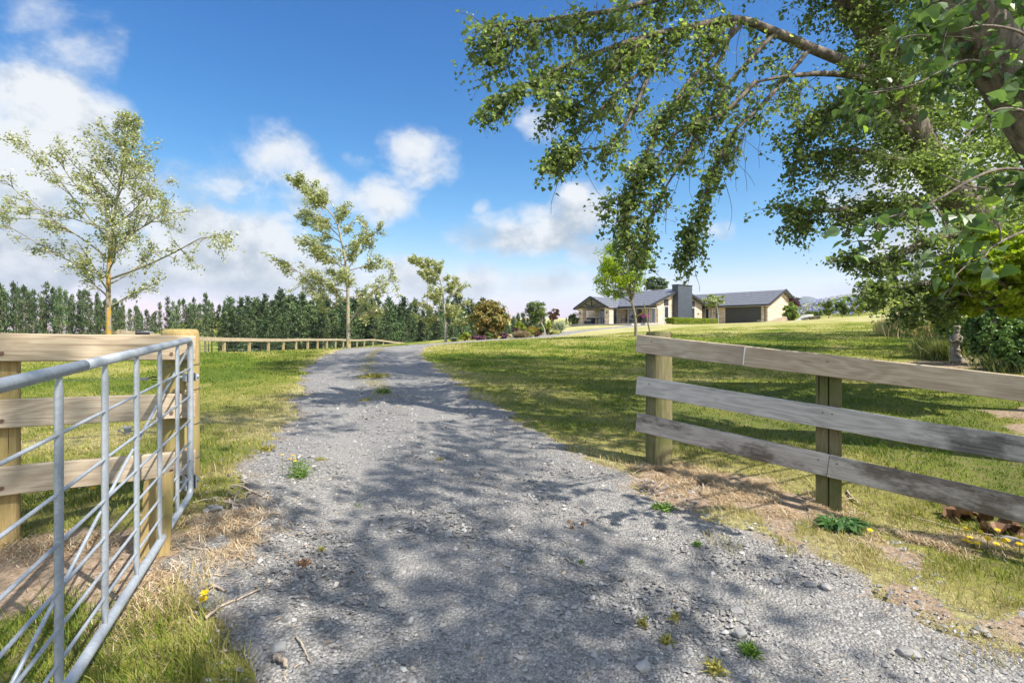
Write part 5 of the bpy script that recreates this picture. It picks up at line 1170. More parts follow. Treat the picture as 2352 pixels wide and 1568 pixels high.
# ------------------------------------------------------------------ pine belt
L_PINE = leaf_mat('pine_needles', (.036, .072, .028), (.14, .205, .08), (.22, .25, .10), trans=.12, rough=.6, spec=.2, frac=.06, clump=.35, vary=.38)
def pine(seed, H, full):
    g = np.random.default_rng(seed); br = [(np.stack([g.normal(0, .12, 7).cumsum() * .35, g.normal(0, .12, 7).cumsum() * .35, np.linspace(-.3, H, 7)], 1), .22, .03, 6)]
    T = br[0][0]; P, A = [], []; asym = g.uniform(0, 6.28)
    z = H * (.10 if full else g.uniform(.24, .42))
    while z < H * .97:
        f = z / H
        for k in range(g.integers(3, 6)):
            az = g.uniform(0, 2 * np.pi)
            prof_ = .175 * (1 - f) ** .8 if full else .165 * (1 - f) ** .62
            L = (H * prof_ + .1) * g.uniform(.4, 1.35) * (1 + .3 * math.cos(az - asym))
            if f < .45 and g.random() < (.15 if full else .45): L *= .5
            o = np.array([np.interp(z, T[:, 2], T[:, 0]), np.interp(z, T[:, 2], T[:, 1]), z]); up = g.uniform(.0, .45) + .35 * f
            d = np.array([math.cos(az), math.sin(az), up]); e = o + d * L + [0, 0, L * .1]
            br.append((np.array([o, o + d * L * .6 - [0, 0, .05 * L], e]), .05, .012, 3))
            m = int((6 + 12 * L) * (1 if full else .8)); u = g.uniform(.35, 1.05, m)
            q = o + d * L * u[:, None] + g.normal(0, .17 + .06 * L, (m, 3)) * np.array([1, 1, .55]) + np.array([0, 0, .1]) * L * u[:, None] ** 2
            P.append(q); A.append(np.tile(d * .5 + [0, 0, .55], (m, 1)))
        z += g.uniform(.5, 1.0) * (1 - .5 * f)
    P.append(T[-1] + g.normal(0, .22, (24, 3)) - [0, 0, .2]); A.append(np.tile([0, 0, 1.0], (24, 1)))
    P, A = np.concatenate(P), np.concatenate(A) + rand_unit(sum(map(len, P)), g) * .55
    V, Fc, r = leaves_np(P, g.uniform(.35, .75, len(P)), rand_unit(len(P), g), A, .38, .1, 'kite', g)
    return mesh_np('crown', V, Fc, {'rnd': r}), mesh_np('trunk', *tubes_np(br), smooth=True)
PV = [pine(s, 13, s % 2) for s in range(100, 108)]
M_PBARK = bark_mat('pine_bark', (.10, .075, .06), (.26, .21, .17), 3)
# crest of the belt as seen along the horizon: (column, top row, full foliage to the ground, distance)
cr = [(-90, 655, 0, 120), (0, 658, 0, 120), (60, 662, 0, 121), (110, 668, 0, 122), (170, 665, 0, 122), (235, 672, 0, 124), (300, 698, 0, 128), (340, 706, 0, 132), (400, 692, 0, 132), (470, 686, 0, 132), (510, 690, 0, 134), (545, 696, 1, 134), (590, 690, 1, 132), (640, 674, 1, 122), (690, 676, 1, 120), (760, 682, 1, 122), (840, 684, 1, 124), (920, 690, 1, 128), (1000, 694, 1, 132), (1080, 700, 1, 140), (1150, 708, 1, 150), (1215, 716, 1, 160), (1262, 724, 1, 168)]
cr = np.array(cr, float); g = np.random.default_rng(77); k = 0; px = -85.0; npine = 0
plab = {0: 'tall open pine with bare lower trunk in the row across the valley, light showing through', 1: 'dense dark pine clothed to the ground in the shelter belt behind the driveway bend'}
def put_pine(px, Y, top, full):
    global npine
    q = on(px, Y); H = at(0, top, Y)[2] - q[2]; H = max(H, 4.0); v = PV[(2 * g.integers(0, 4) + int(full))]
    t = thing('pine_tree', q, plab[int(full)], 'pine tree', 'open pines in the valley belt' if not full else 'dense pines in the valley belt', g.uniform(0, 6.28))
    s = H / 13; w_ = (1.35, .78)[int(not full)]; t.scale = (s * g.uniform(w_ * .7, w_), s * g.uniform(w_ * .7, w_), s)
    for nm, me, mt in (('crown', v[0], L_PINE), ('trunk', v[1], M_PBARK)):
        if not me.materials: me.materials.append(mt)
        o = bpy.data.objects.new(nm, me); COL.objects.link(o); o.parent = t
    npine += 1
while px < 1265:
    full = np.interp(px, cr[:, 0], cr[:, 2]) > .5; Y = np.interp(px, cr[:, 0], cr[:, 3]); top = np.interp(px, cr[:, 0], cr[:, 1])
    put_pine(px, Y + g.normal(0, 3), top + g.normal(0, 11) + 3, full)
    if g.random() < (.7 if full else .55): put_pine(px + g.normal(0, 8), Y + 14 + g.normal(0, 3), top + g.normal(0, 8) + 12, full)
    if full and g.random() < .7: put_pine(px + g.normal(0, 8), Y - 12 + g.normal(0, 3), top + abs(g.normal(0, 14)) + 22, full)
    px += g.uniform(9, 17) if full else g.uniform(10, 18)
for px, Y, top in [(1308, 260, 734), (1318, 255, 731), (1300, 270, 737)]: put_pine(px, Y, top, 1)
g = np.random.default_rng(78)      # scrub under the pines
for i, (px, Y, top) in enumerate([(60, 112, 776), (240, 115, 774), (560, 108, 780), (660, 100, 782), (760, 98, 786), (880, 96, 783), (980, 95, 780)]):
    bush('scrub', 'low green scrub under the pines across the valley', 'scrub', px - 40, px + 40, top + 8, Y, L_CYP, .6, 700, 22, .3, 'scrub under the pines', depth=.6, seed=80 + i)

# ------------------------------------------------------------------ poplars
def pl(*q): return smooth_poly3(np.array([at(*a) for a in q]), 6)
def hang(P_, n, g, L=(.25, .8), down=(.2, 1.0), out=.5, start=.12, tw=None, br=None, bias=(-.1, 0, 0), sub=3):
    m = len(P_)
    for k in range(n):
        u = (start + (1 - start) * g.random() ** .8) * (m - 1); j = min(int(u), m - 2); q = P_[j] + (P_[j + 1] - P_[j]) * (u - j)
        d = rand_unit(1, g)[0] * out + np.array(bias) + np.array([0, 0, -g.uniform(*down)]) + (P_[j + 1] - P_[j]) / np.linalg.norm(P_[j + 1] - P_[j]) * .5
        d /= np.linalg.norm(d); l = g.uniform(*L); pts = [q]
        for i in range(4): d = d + [0, 0, -.12] + g.normal(0, .16, 3); d /= np.linalg.norm(d); pts.append(pts[-1] + d * l / 4)
        pts = np.array(pts); br.append((pts, .006, .002, 4)); tw.append(pts)
        for s in range(sub):
            i = g.integers(1, 4); e = rand_unit(1, g)[0] * .8 + d * .6 + [0, 0, -.2]; e /= np.linalg.norm(e); l2 = l * g.uniform(.25, .55)
            q2 = np.array([pts[i], pts[i] + e * l2 * .5, pts[i] + e * l2 + [0, 0, -.1 * l2]]); br.append((q2, .004, .0015, 3)); tw.append(q2)
def poplar(label, base, trunk, limbs, boughs, seed, leaf, per_m, crown=None, r0=.34, mat=None, kind='heart', spread=.045, bare=()):
    g = np.random.default_rng(seed); br, tw = [], []
    for P_, a, b_, s in trunk + limbs: br.append((P_, a, b_, s))
    for P_, n, kw in boughs:
        hang(P_, n, g, tw=tw, br=br, **kw)
    for P_ in bare:
        for k in range(9):
            q = P_[g.integers(len(P_) // 5, len(P_) - 2)] + g.normal(0, .06, 3); pts = [q]; d = np.array([g.normal(-.05, .25), g.normal(0, .25), -1.0])
            for i in range(6): d = d + g.normal(0, .16, 3); d /= np.linalg.norm(d); pts.append(pts[-1] + d * g.uniform(.08, .16))
            br.append((smooth_poly3(np.array(pts), 3), .004, .0022, 4))
    t = thing('poplar_tree', base, label, 'tree', 'old poplars beside the driveway')
    V, Fc = tubes_np(br); part('trunk', mesh_np('trunk', V, Fc, smooth=True), M_BARKPOP, t)
    if tw: part('crown', twig_leaves(tw, per_m, leaf, g, spread, -.45, (-.15, 0, 0), kind, .95), mat or L_POP, t, label='leafy hanging boughs')
    for (c, rad, n, m, cr_, ls) in (crown or []):
        pts, nr, _ = clump_points(n, m, rad, g, cr_, .4); part('crown', leaf_mesh('crown', pts + np.array(c), ls * g.uniform(.7, 1.3, n), nr, g, .9, .9), mat or L_POP, t, label='upper crown')
    return t
A0 = np.array([8.8, 9.0, 0]); A0[2] = gz1(8.8, 9.0)
trunkA = np.concatenate([[A0 - [0, 0, .2]], [at(2420, 690, 8.95), at(2325, 590, 8.85), at(2205, 464, 8.7), at(2097, 310, 8.5), at(2020, 100, 8.2), at(1930, -40, 8.0), at(1840, -300, 8.0), at(1820, -560, 8.3)]]); trunkA = smooth_poly3(trunkA)
limb1 = pl((2045, 190, 8.3), (1957, 150, 8.0), (1864, 112, 7.8), (1780, 75, 7.6), (1690, 45, 7.4), (1590, 62, 7.2), (1480, 85, 7.0), (1350, 130, 6.8), (1255, 170, 6.6))
limb2 = pl((2065, 225, 8.4), (1977, 180, 8.0), (1898, 170, 7.7), (1813, 175, 7.5), (1735, 188, 7.3))
limb3 = pl((2000, 60, 8.2), (1900, -30, 8.0), (1740, -60, 7.6), (1600, -30, 7.3), (1430, 20, 7.0), (1260, 45, 6.8), (1125, 60, 6.7))
limb4 = pl((2140, 380, 8.6), (2060, 370, 8.2), (1950, 345, 8.0), (1830, 365, 7.8))
limb5 = pl((2190, 450, 8.7), (2080, 470, 8.4), (1950, 480, 8.2), (1815, 490, 8.0))
limb6 = pl((2240, 520, 8.8), (2120, 560, 8.4), (2020, 600, 8.1), (1940, 590, 8.0))
limb7 = pl((2280, 580, 8.9), (2170, 640, 8.2), (2070, 660, 7.8), (1985, 655, 7.6))
limb8 = pl((2300, 600, 8.9), (2200, 690, 8.0), (2130, 708, 7.7), (2075, 712, 7.6))
limb9 = pl((2110, 330, 8.5), (2030, 260, 8.1), (1930, 240, 7.9), (1850, 290, 7.8))
b1 = pl((1590, 62, 7.2), (1500, 140, 7.0), (1410, 220, 6.8), (1330, 300, 6.7), (1258, 372, 6.6)); b2 = pl((1700, 60, 7.4), (1580, 190, 7.1), (1500, 320, 6.9), (1455, 430, 6.8), (1440, 520, 6.7), (1462, 590, 6.7))
b3 = pl((1860, 112, 7.8), (1760, 230, 7.4), (1680, 310, 7.2), (1635, 400, 7.1), (1600, 500, 7.0), (1572, 598, 7.0)); b4 = pl((1350, 130, 6.8), (1240, 180, 6.6), (1122, 238, 6.5))
b5 = pl((1500, 150, 7.0), (1450, 260, 6.8), (1400, 330, 6.7), (1310, 345, 6.6)); b6 = pl((1735, 188, 7.3), (1660, 260, 7.1), (1560, 300, 7.0), (1480, 400, 6.8), (1400, 470, 6.8)); b7 = pl((1480, 85, 7.0), (1400, 170, 6.8), (1340, 230, 6.7), (1270, 250, 6.6))
b8 = pl((1690, 45, 7.4), (1640, 160, 7.2), (1560, 230, 7.0), (1500, 290, 6.9)); b9 = pl((1780, 75, 7.6), (1720, 140, 7.4), (1640, 230, 7.2), (1590, 330, 7.1), (1500, 480, 6.9), (1480, 560, 6.9))
H1 = dict(L=(.3, .8), down=(.15, .9)); H2 = dict(L=(.25, .62), down=(-.1, .6), out=1.0); H5 = dict(L=(.16, .38), down=(-.1, .6), out=1.0); H3 = dict(L=(.2, .42), down=(.1, .8), out=.6)
boughsA = [(limb1[4:], 52, H1), (limb2[10:], 10, H1), (limb3[10:], 62, H1), (b1, 36, H3), (b2, 56, H3), (b3, 60, H3), (b4, 28, H3), (b5, 25, H3), (b6, 28, H3), (b7, 22, H3), (b8, 22, H3), (b9, 40, H3),
           (limb4, 60, H2), (limb5, 80, H2), (limb6, 84, H5), (limb7, 78, H5), (limb8, 66, H5), (limb9, 52, H2), (trunkA[18:36], 110, dict(L=(.4, 1.1), down=(0, .5), out=1.2, start=0))]
up = [((7.0, 8.5, 9.3), (3.2, 3.2, 2.0), 5200, 26, .32, .13), ((6.2, 9.5, 12.5), (3.6, 3.6, 3.0), 6500, 30, .32, .15), ((10.5, 10.5, 9.0), (3.2, 3.4, 3.0), 6000, 34, .30, .13), ((10.2, 9.6, 5.8), (2.2, 2.4, 1.8), 4200, 46, .28, .10), ((8.4, 9.7, 4.7), (2.2, 1.5, 2.6), 7500, 90, .22, .068), ((4.6, 9.0, 8.9), (2.8, 2.4, 1.2), 4600, 30, .24, .1), ((2.2, 10.2, 9.8), (2.6, 2.6, 1.0), 3400, 26, .24, .1), ((6.0, 7.6, 3.2), (.95, .7, .8), 2300, 60, .2, .056), ((4.95, 7.4, 4.6), (.85, .6, .8), 1700, 50, .2, .054), ((7.3, 8.0, 2.6), (1.1, .7, .8), 2300, 60, .2, .058), ((6.9, 9.4, 5.9), (1.7, 1.2, 1.4), 3600, 54, .22, .066)]
poplar('huge leaning poplar with long boughs hanging across the sky, trunk crossing the upper right', A0, [(trunkA, .36, .12, 14)], [(limb1, .085, .018, 9), (limb2, .065, .014, 8), (limb3, .075, .014, 8), (limb4, .09, .015, 7), (limb5, .09, .015, 7), (limb6, .09, .015, 7), (limb7, .08, .012, 7), (limb8, .08, .012, 7), (limb9, .08, .012, 7)] + [(b, .032, .006, 6) for b in (b1, b2, b3, b4, b5, b6, b7, b8, b9)], boughsA, 21, .050, 50, up, spread=.05, bare=(b2, b3, b9, b1, b6, b3, limb1[14:], limb3[12:]))
# nearer poplar, trunk out of the frame at the right
B0 = np.array([6.6, 5.0, 0]); B0[2] = gz1(6.6, 5.0)
trunkB = smooth_poly3(np.concatenate([[B0 - [0, 0, .2]], [at(2560, 560, 5.2), at(2440, 360, 5.1), at(2320, 170, 5.0), at(2200, 0, 4.9), at(2080, -260, 4.9), at(2040, -700, 5.0), at(2060, -1300, 5.4)]]))
nb = [pl((2380, 260, 5.0), (2245, 140, 4.6), (2100, 195, 4.3), (1990, 215, 4.2)), pl((2520, 300, 4.6), (2400, 120, 3.6), (2280, 60, 3.2), (2130, 90, 3.0)), pl((2560, 460, 4.4), (2420, 300, 3.5), (2300, 250, 3.2), (2200, 330, 3.1)), pl((2560, 520, 4.4), (2430, 420, 3.5), (2290, 390, 3.2), (2130, 470, 3.1), (2020, 505, 3.1)), pl((2600, 600, 4.4), (2440, 520, 3.4), (2330, 540, 3.2), (2210, 610, 3.1)), pl((2480, 180, 4.2), (2380, 40, 3.4), (2260, -20, 3.1), (2150, 60, 3.0)), pl((2560, 420, 4.6), (2440, 360, 4.0), (2340, 420, 3.8), (2240, 430, 3.7), (2160, 400, 3.7))]
H4 = dict(L=(.16, .34), down=(-.1, .6), out=.8, start=.1, sub=2)
boughsB = [(nb[0], 9, dict(L=(.2, .4), down=(0, .6), out=.8, start=.1))] + [(b, 5, H4) for b in nb[1:]]
poplar('nearer poplar whose big leaves hang into the top right corner, trunk mostly out of view', B0, [(trunkB, .32, .12, 14)], [(b, .013, .004, 7) for b in nb], boughsB, 22, .076, 30,
       [((4.1, 4.8, 4.3), (1.1, .8, 1.0), 1500, 40, .26, .068), ((5.6, 4.6, 7.2), (2.8, 2.8, 1.6), 1900, 11, .34, .12), ((5.6, 3.8, 10.0), (4.0, 3.8, 2.6), 3000, 22, .24, .13)], mat=L_POPNEAR, spread=.05)
# further poplars of the same row: beside and behind the viewer, and up the edge of the lawn
def rowpop(label, x, y, H, crown):
    b = np.array([x, y, gz1(x, y)]); T = smooth_poly3(np.array([b - [0, 0, .2], b + [-.2, 0, H * .25], b + [-.5, .1, H * .55], b + [-.7, .1, H * .9]])); g = np.random.default_rng(int(x * 10 + y + 99))
    limbs = [(np.array([T[6 + k], T[6 + k] + [g.normal(0, 1), g.normal(0, 1), .8], T[6 + k] + [g.normal(0, 2.2), g.normal(0, 2.2), 2.0]]), .09, .02, 6) for k in range(7)]
    return poplar(label, b, [(T, .3, .06, 12)], limbs, [], int(abs(x * 7 + y)) + 3, .1, 1, crown)
rowpop('poplar standing behind the viewer, shading the gravel at the gateway', 6.8, -3.2, 13, [((6.2, -2.2, 7.4), (2.8, 2.8, 2.2), 1700, 11, .30, .13), ((7.0, -3.0, 11), (3.2, 3.2, 2.6), 1500, 10, .30, .14), ((3.9, .6, 6.6), (1.6, 1.5, .7), 620, 6, .36, .11)])
rowpop('tall poplar further along the right edge of the lawn behind the leaning one', 15.0, 14.5, 16, [((14.6, 14.5, 8.5), (3.6, 3.6, 3.4), 3600, 44, .24, .17), ((14.4, 14.5, 13), (3.4, 3.4, 3.2), 1700, 24, .24, .18), ((15.4, 13.6, 4.6), (2.6, 2.4, 2.2), 4200, 50, .27, .12)])
rowpop('poplar farthest up the right edge of the lawn', 20.5, 20, 17, [((20, 20, 9.5), (4, 4, 4.4), 4500, 50, .24, .2), ((20, 20, 14.5), (3.0, 3.0, 2.6), 1200, 20, .24, .2), ((20.4, 19.4, 4.4), (3.0, 2.6, 2.4), 3600, 44, .28, .16)])
# ------------------------------------------------------------------ small things on the ground
g = np.random.default_rng(91)
M_STICK = bark_mat('bleached_stick', (.24, .18, .13), (.52, .44, .35), 20, st=.3)
def ground_pt(px, py): p = hit(px, py); return np.array([p[0], p[1], float(surf(np.array([p[0]]), np.array([p[1]]))[0])])
def stick(pts, r, label, forks=0):
    P_ = np.array([ground_pt(*q) + [0, 0, r * 1.3 + .006 * (i % 2)] for i, q in enumerate(pts)]); P_ = smooth_poly3(P_, 5); P_ += g.normal(0, r * .35, P_.shape)
    polys = [(P_, r, r * .55, 7)]
    for k in range(forks):
        j = len(P_) * (k + 1) // (forks + 1); d = rand_unit(1, g)[0] * np.array([1, 1, .15]); polys.append((np.array([P_[j], P_[j] + d * .05, P_[j] + d * .1 + [0, 0, -.004]]), r * .6, r * .3, 5))
    V, Fc = tubes_np(polys); tag(part('fallen_stick', mesh_np('fallen_stick', V, Fc, smooth=True), M_STICK, None), label, 'stick', 'dead sticks by the gateway')
stick([(640, 1162), (560, 1128), (530, 1118)], .006, 'pale stick pointing right with yellow tip below the gate hinge')
for q, r, lab, f in [([(512, 1159), (552, 1171), (585, 1178), (603, 1200), (580, 1222), (545, 1235)], .007, 'long curved stick looping round on the gravel edge', 1), ([(550, 1133), (537, 1160), (532, 1190), (531, 1218)], .006, 'straight pale stick lying toward the viewer across the curved one', 0),
    ([(450, 1212), (458, 1235), (470, 1258), (490, 1280)], .007, 'grey forked stick among the straw by the gate', 1), ([(500, 1148), (475, 1152), (440, 1158)], .005, 'thin stick lying level just right of the gatepost foot', 0), ([(430, 1262), (455, 1268), (480, 1272)], .008, 'short thick knotty stick on the straw mound', 1),
    ([(470, 1425), (500, 1408), (545, 1388), (600, 1366)], .007, 'long straight stick reaching from grass onto gravel lower left', 0), ([(462, 1335), (475, 1320), (488, 1298)], .006, 'short upright looking stick left of the gravel', 0), ([(455, 1326), (490, 1331), (520, 1333)], .006, 'level brown stick at the gravel edge above the green tuft', 0),
    ([(470, 1352), (490, 1358), (520, 1368)], .008, 'pale chunky forked twig at the gravel edge', 1), ([(632, 1523), (645, 1536), (660, 1548)], .013, 'thick broken brown stick stub on the gravel near the bottom', 0), ([(680, 1475), (692, 1495), (706, 1518), (712, 1540)], .005, 'thin reddish twig on the gravel near the bottom', 0),
    ([(1450, 1090), (1480, 1078), (1492, 1070)], .006, 'pale twig in the straw below the right end post', 1), ([(1612, 1110), (1614, 1125), (1610, 1140)], .008, 'short forked twig in the straw between the right posts', 1), ([(1500, 1130), (1520, 1112), (1550, 1085)], .006, 'slanting twig left of the right end post', 0),
    ([(1945, 1130), (1958, 1150), (1978, 1165)], .010, 'knobbly pale stick just right of the half round post', 1), ([(2060, 1180), (2120, 1200), (2200, 1218), (2280, 1235)], .007, 'long dead stick lying along the foot of the right fence', 0), ([(1300, 1292), (1310, 1300), (1340, 1310)], .005, 'little twig on the gravel beside fallen leaves', 0),
    ([(1190, 975), (1215, 970), (1230, 968)], .006, 'far twig at the right gravel edge', 0), ([(640, 1185), (600, 1192), (560, 1200)], .005, 'second thin curved twig right of the looping stick', 0)]: stick(q, r, lab, f)
# larger stones
def big_stone(px, py, size, label):
    size *= .72
    p = ground_pt(px, py); b = np.random.default_rng(int(px * 3 + py)); n = 26
    u = rand_unit(n, b); from_ = bpy.data.meshes.new('stone')
    import bmesh
    bm = bmesh.new()
    for q in u: bm.verts.new(q * size * np.array([1, b.uniform(.6, .9), b.uniform(.4, .6)]) * b.uniform(.85, 1.1))
    r = bmesh.ops.convex_hull(bm, input=bm.verts); bmesh.ops.bevel(bm, geom=bm.edges, offset=size * .05, segments=1, affect='EDGES'); bm.to_mesh(from_); bm.free()
    from_.attributes.new('rnd', 'FLOAT', 'POINT').data.foreach_set('value', np.full(len(from_.vertices), b.uniform(.35, .92), dtype=np.float32))
    o = part('stone', from_, M_STONE, None, Matrix.Translation(P3(p + [0, 0, size * .18])) @ Matrix.Rotation(b.uniform(0, 6), 4, 'Z')); tag(o, label, 'stone', 'larger loose stones')
for q in [(497, 1172, .055, 'grey stone between the sticks right of the gate'), (475, 1177, .05, 'rounded grey stone by the gate straw, left of its twin'), (1095, 1100, .05, 'pale pyramid stone in the middle of the gravel'), (1098, 1082, .06, 'broad grey stone behind the pale pyramid stone'), (1228, 1253, .05, 'flat grey stone in the shaded middle of the gravel'), (1030, 1232, .045, 'flat bluish slab on the gravel left of centre'),
    (1030, 1225, .035, 'dark flat stone beside the bluish slab'), (1385, 1312, .055, 'dark blocky stone right of centre on the gravel'), (890, 1314, .04, 'dark square stone in the sunlit gravel'), (925, 1312, .03, 'tan cube shaped stone next to the dark square one'), (1895, 1350, .06, 'large pale stone at the right gravel edge'), (1860, 1345, .05, 'tan stone just left of the large pale edge stone'), (1780, 1335, .045, 'brownish stone at the right verge'),
    (2085, 1500, .07, 'big pale slab low on the right gravel'), (2250, 1450, .06, 'grey stone on the right gravel near the frame edge'), (1475, 1545, .06, 'white rounded stone at the bottom of the gravel'), (1700, 1455, .06, 'upright grey stone in the lower gravel'), (1120, 1020, .04, 'rounded pale stone far up the gravel'), (1135, 990, .035, 'farthest small pale stone on the gravel'),
    (640, 1500, .055, 'dark chunky stone at the lower left gravel edge'), (470, 1395, .06, 'flat dark slate at the left grass edge'), (1690, 1395, .05, 'dark angular stone right of the weeds'), (2330, 1250, .11, 'dark boulder under the right end of the fence')]: big_stone(*q)
# weeds, flowers and leaves
L_WEED = leaf_mat('weed_leaves', (.07, .14, .02), (.20, .32, .05)); L_WEEDY = leaf_mat('yellowing_weed', (.18, .18, .03), (.42, .36, .10)); L_FLW = leaf_mat('yellow_petals', (.80, .50, .01), (.90, .66, .03), trans=.2); L_DOCK = leaf_mat('deep_green_rosette', (.03, .09, .02), (.09, .19, .05)); L_DEAD = leaf_mat('curled_brown_leaves', (.09, .045, .025), (.26, .15, .085), trans=.1)
def weed(px, py, w, h, label, mat=None, leaf=.05, n=60, flowers=0, aspect=.16):
    if py > 1200: w, h, leaf = w * .62, h * .62, leaf * .7
    p = ground_pt(px, py); t = thing('weed', p, label, 'weed', 'weeds on the gravel')
    d = rand_unit(n, g); d[:, 2] = np.abs(d[:, 2]) * .9 + .15; d /= np.linalg.norm(d, axis=1, keepdims=True)
    P_ = p + d * g.uniform(.1, 1, n)[:, None] * np.array([w, w, h])
    part('leaves', leaf_mesh('leaves', P_, leaf * g.uniform(.6, 1.4, n), rand_unit(n, g), g, .3, aspect, axis=d), mat or L_WEED, t)
    if flowers:
        q = p + np.stack([g.normal(0, w * .6, flowers), g.normal(0, w * .6, flowers), h * g.uniform(.9, 1.3, flowers)], 1)
        polys = [(np.array([[x, y, p[2]], [x, y, z]]), .0018, .0015, 4) for x, y, z in q]; part('stalk', mesh_np('stalk', *tubes_np(polys)), M_GRASS_STALK, t)
        qq = np.repeat(q, 9, 0); a = np.tile(np.linspace(0, 6.28, 9, endpoint=False), flowers); ax = np.stack([np.cos(a), np.sin(a), np.full(len(a), .2)], 1)
        part('petals', leaf_mesh('petals', qq + ax * .004, .016, np.tile([0, 0, 1.0], (len(qq), 1)) , g, .3, .7, axis=ax), L_FLW, t)
M_GRASS_STALK = simple('weed_stalk', (.10, .16, .03), .6)
weed(690, 1100, .10, .14, 'feathery green weed with yellow buds standing on the left gravel', None, .045, 420, 5, .10)
for q in [(612, 1035, .10, .04, 'low yellow green weed patch at the left gravel edge', L_WEEDY, .05, 160), (735, 1055, .07, .02, 'flat golden moss patch on the left gravel', L_WEEDY, .025, 160), (860, 868, .35, .05, 'straggly weeds on the centre hump of the driveway, far up', L_WEEDY, .09, 420), (880, 905, .12, .06, 'bright green tuft on the centre hump', L_WEED, .09, 120), (840, 920, .10, .03, 'small golden tuft left of the centre hump', L_WEEDY, .06, 90), (1010, 1063, .03, .02, 'tiny golden tuft in the middle gravel', L_WEEDY, .03, 50),
          (820, 1160, .03, .03, 'single small green seedling in shaded gravel', L_WEED, .03, 26), (1335, 1300, .03, .02, 'broad leaved green seedling right of centre', L_WEED, .04, 22), (1600, 1250, .05, .04, 'green weed by the verge below the straw', L_WEED, .05, 70), (1525, 1172, .09, .04, 'grassy weed tuft at the straw edge', L_WEED, .06, 130), (1720, 1510, .06, .08, 'bright green grass tuft low in the right gravel', L_WEED, .09, 70), (1550, 1430, .04, .05, 'small yellowed grass tuft on the gravel', L_WEEDY, .06, 50),
          (1530, 1490, .05, .05, 'dry yellow grass tuft left of the bright green one', L_WEEDY, .06, 70), (1640, 1558, .07, .07, 'dry tuft at the bottom edge of the gravel', L_WEEDY, .07, 90), (1475, 1445, .05, .05, 'thin pale tuft on the lower gravel', L_WEEDY, .06, 50), (700, 1302, .05, .03, 'rusty dead tuft in the shaded left gravel', L_DEAD, .05, 80), (738, 1265, .03, .02, 'small olive tuft in the shaded left gravel', L_WEEDY, .04, 50)]: weed(*q)
p = ground_pt(1930, 1212); t = thing('weed', p, 'dark green leafy rosette weed below the half round post', 'weed', 'weeds on the gravel')
n = 240; a = g.uniform(0, 6.28, n); ax = np.stack([np.cos(a), np.sin(a), g.uniform(.1, .9, n)], 1); P_ = p + ax * g.uniform(.02, .12, n)[:, None] * np.array([1.25, .8, .5])
part('leaves', leaf_mesh('leaves', P_, g.uniform(.06, .12, n), np.tile([0, 0, 1.0], (n, 1)), g, .5, .28, axis=ax), L_DOCK, t)
def flowers(px, py, n, r, label):
    p = ground_pt(px, py); t = thing('yellow_flower', p, label, 'flower', 'yellow wildflowers under the fence')
    q = p + np.stack([g.normal(0, r, n), g.normal(0, r, n), g.uniform(.05, .11, n)], 1)
    part('stalk', mesh_np('stalk', *tubes_np([(np.array([[x, y, p[2] - .01], [x, y, z]]), .0018, .0014, 4) for x, y, z in q])), M_GRASS_STALK, t)
    qq = np.repeat(q, 12, 0); a = np.tile(np.linspace(0, 6.28, 12, endpoint=False), n); ax = np.stack([np.cos(a), np.sin(a), np.full(len(a), .15)], 1)
    part('petals', leaf_mesh('petals', qq + ax * .005, .021, np.tile([0, -.5, .8], (len(qq), 1)), g, .3, .75, axis=ax), L_FLW, t)
flowers(2245, 1262, 9, .05, 'cluster of yellow wildflowers left of the boulder under the fence'); flowers(2318, 1268, 8, .05, 'yellow wildflowers in front of the boulder at the right edge'); flowers(2000, 1248, 1, .005, 'single yellow flower in the right verge'); flowers(475, 1418, 2, .01, 'yellow dandelion at the left gravel edge'); flowers(220, 1140, 4, .05, 'yellow dandelions seen through the gate')
def dead_leaf(px, py, n, r, s, label):
    p = ground_pt(px, py); P_ = p + np.stack([g.normal(0, r, n), g.normal(0, r * .4, n), g.uniform(.01, .05, n)], 1)
    V, Fc, rr = leaves_np(P_, s * g.uniform(.7, 1.3, n), rand_unit(n, g) + [0, -.2, .8], None, .7, .45, 'heart', g); tag(part('dead_leaves', mesh_np('dead_leaves', V, Fc, {'rnd': rr}), L_DEAD, None), label, 'dead leaves', kind='stuff')
dead_leaf(2205, 1195, 16, .08, .10, 'big curled brown leaves under the bottom rail of the right fence'); dead_leaf(2310, 1225, 16, .09, .10, 'curled brown leaves against the boulder'); dead_leaf(1330, 1222, 8, .04, .03, 'crumpled pale brown leaves on the middle gravel')
# mulch, litter and pine-needle crumbs
n = 2600; X = np.concatenate([g.normal(11.3, 1.0, 900), g.normal(13.3, 1.2, 500), g.normal(6.9, .4, 300), g.normal(-1.9, .5, 500), g.normal(-1.2, .3, 400)]); Y = np.concatenate([g.normal(11.8, .8, 900), g.normal(12.6, .8, 500), g.normal(6.9, .3, 300), g.normal(2.7, .35, 500), g.normal(3.0, .4, 400)])
ax = rand_unit(n, g) * [1, 1, .2]
V, Fc, rr = leaves_np(np.stack([X, Y, surf(X, Y) + .012], 1), g.uniform(.02, .09, n) * np.clip(Y / 6, .5, 1.4), np.tile([0, 0, 1.0], (n, 1)) + rand_unit(n, g) * .4, ax, .18, .1, 'kite', g)
tag(part('bark_litter', mesh_np('bark_litter', V, Fc, {'rnd': rr}), leaf_mat('bark_litter', (.10, .065, .04), (.42, .31, .2), trans=0.0), None), 'scattered bark chips and twiggy litter on bare soil', 'bark litter', kind='stuff')
n = 1300; Y = draw_Y(n, 1.6, 10, -.8, g); X = g.uniform(-1, 1, n) * Y; k = sd_drive(X, Y) > -.2; X, Y = X[k], Y[k]; n = len(X); ax = rand_unit(n, g) * [1, 1, .15]
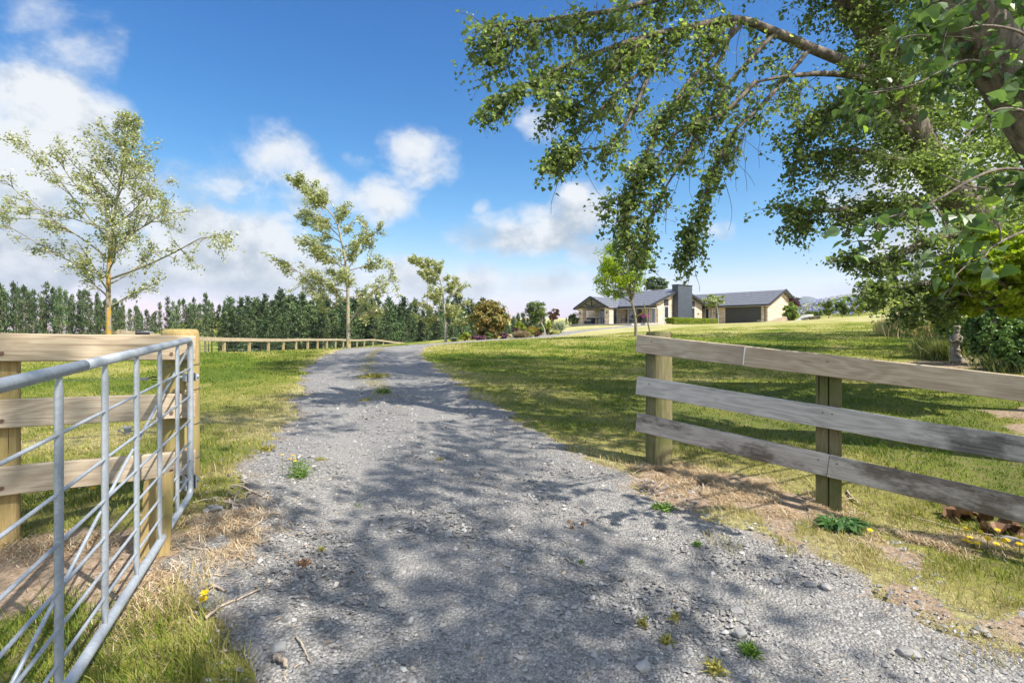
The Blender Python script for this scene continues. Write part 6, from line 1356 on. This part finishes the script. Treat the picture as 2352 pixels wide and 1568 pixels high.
V, Fc, rr = leaves_np(np.stack([X, Y, surf(X, Y) + .012], 1), g.uniform(.012, .06, n), np.tile([0, 0, 1.0], (n, 1)), ax, .09, .05, 'kite', g)
tag(part('straw_litter', mesh_np('straw_litter', V, Fc, {'rnd': rr}), leaf_mat('straw_litter', (.28, .17, .08), (.60, .45, .27), trans=0.0), None), 'stray straws and leaf scraps scattered over the gravel', 'straw litter', kind='stuff')

# ------------------------------------------------------------------ far hills
def ridge(name, prof, Y, depth, col, label):
    P_ = np.array([at(a, b_, Y) for a, b_ in prof]); n = len(P_); fine = np.linspace(0, n - 1, 90); P_ = np.stack([np.interp(fine, range(n), P_[:, c]) for c in range(3)], 1); gg = np.random.default_rng(5)
    rows_ = []; K = 10
    for k in range(K + 1):
        f = k / K; q = P_.copy(); q[:, 1] = Y - depth * f; q[:, 2] = P_[:, 2] * (1 - f) ** 1.25 - 40 * f + gg.normal(0, 1, len(P_)).cumsum() * .0 + 22 * np.sin(fine * 1.7 + k) * f * (1 - f); rows_.append(q)
    rows_.insert(0, np.stack([P_[:, 0], P_[:, 1] + depth * .7, np.full(len(P_), -40.0)], 1))
    V = np.concatenate(rows_); w_ = len(P_); ii = (np.arange(len(rows_) - 1)[:, None] * w_ + np.arange(w_ - 1)[None]).ravel()
    o = part(name, mesh_np(name, V, np.stack([ii, ii + w_, ii + w_ + 1, ii + 1], -1), smooth=True), simple('forested_range', col, .95, var=.3, vs=.004), None); tag(o, kind='structure')
HAZE = 1.2e-4
ridge('mountains', [(1660, 760), (1720, 735), (1780, 715), (1818, 696), (1836, 684), (1846, 680.5), (1858, 681), (1872, 685), (1880, 689), (1890, 685), (1902, 683.5), (1913, 679.5), (1917, 685), (1924, 679), (1931, 676), (1945, 680), (1965, 682), (2010, 678), (2100, 690), (2250, 700), (2400, 735), (2550, 760)], 4200, 900, (.055, .075, .06), 'mountains')

hz = part('haze', MB().box((0, 2600, 110), (12400, 7400, 460)).mesh('haze'), None); tag(hz, kind='stuff')
m = bpy.data.materials.new('air'); m.use_nodes = True; nt = m.node_tree; nt.nodes.remove(nt.nodes['Principled BSDF'])
v = nt.nodes.new('ShaderNodeVolumePrincipled'); v.inputs['Color'].default_value = (.80, .88, 1, 1); v.inputs['Density'].default_value = HAZE; v.inputs['Anisotropy'].default_value = .2
nt.links.new(v.outputs[0], nt.nodes['Material Output'].inputs['Volume']); hz.data.materials.append(m)
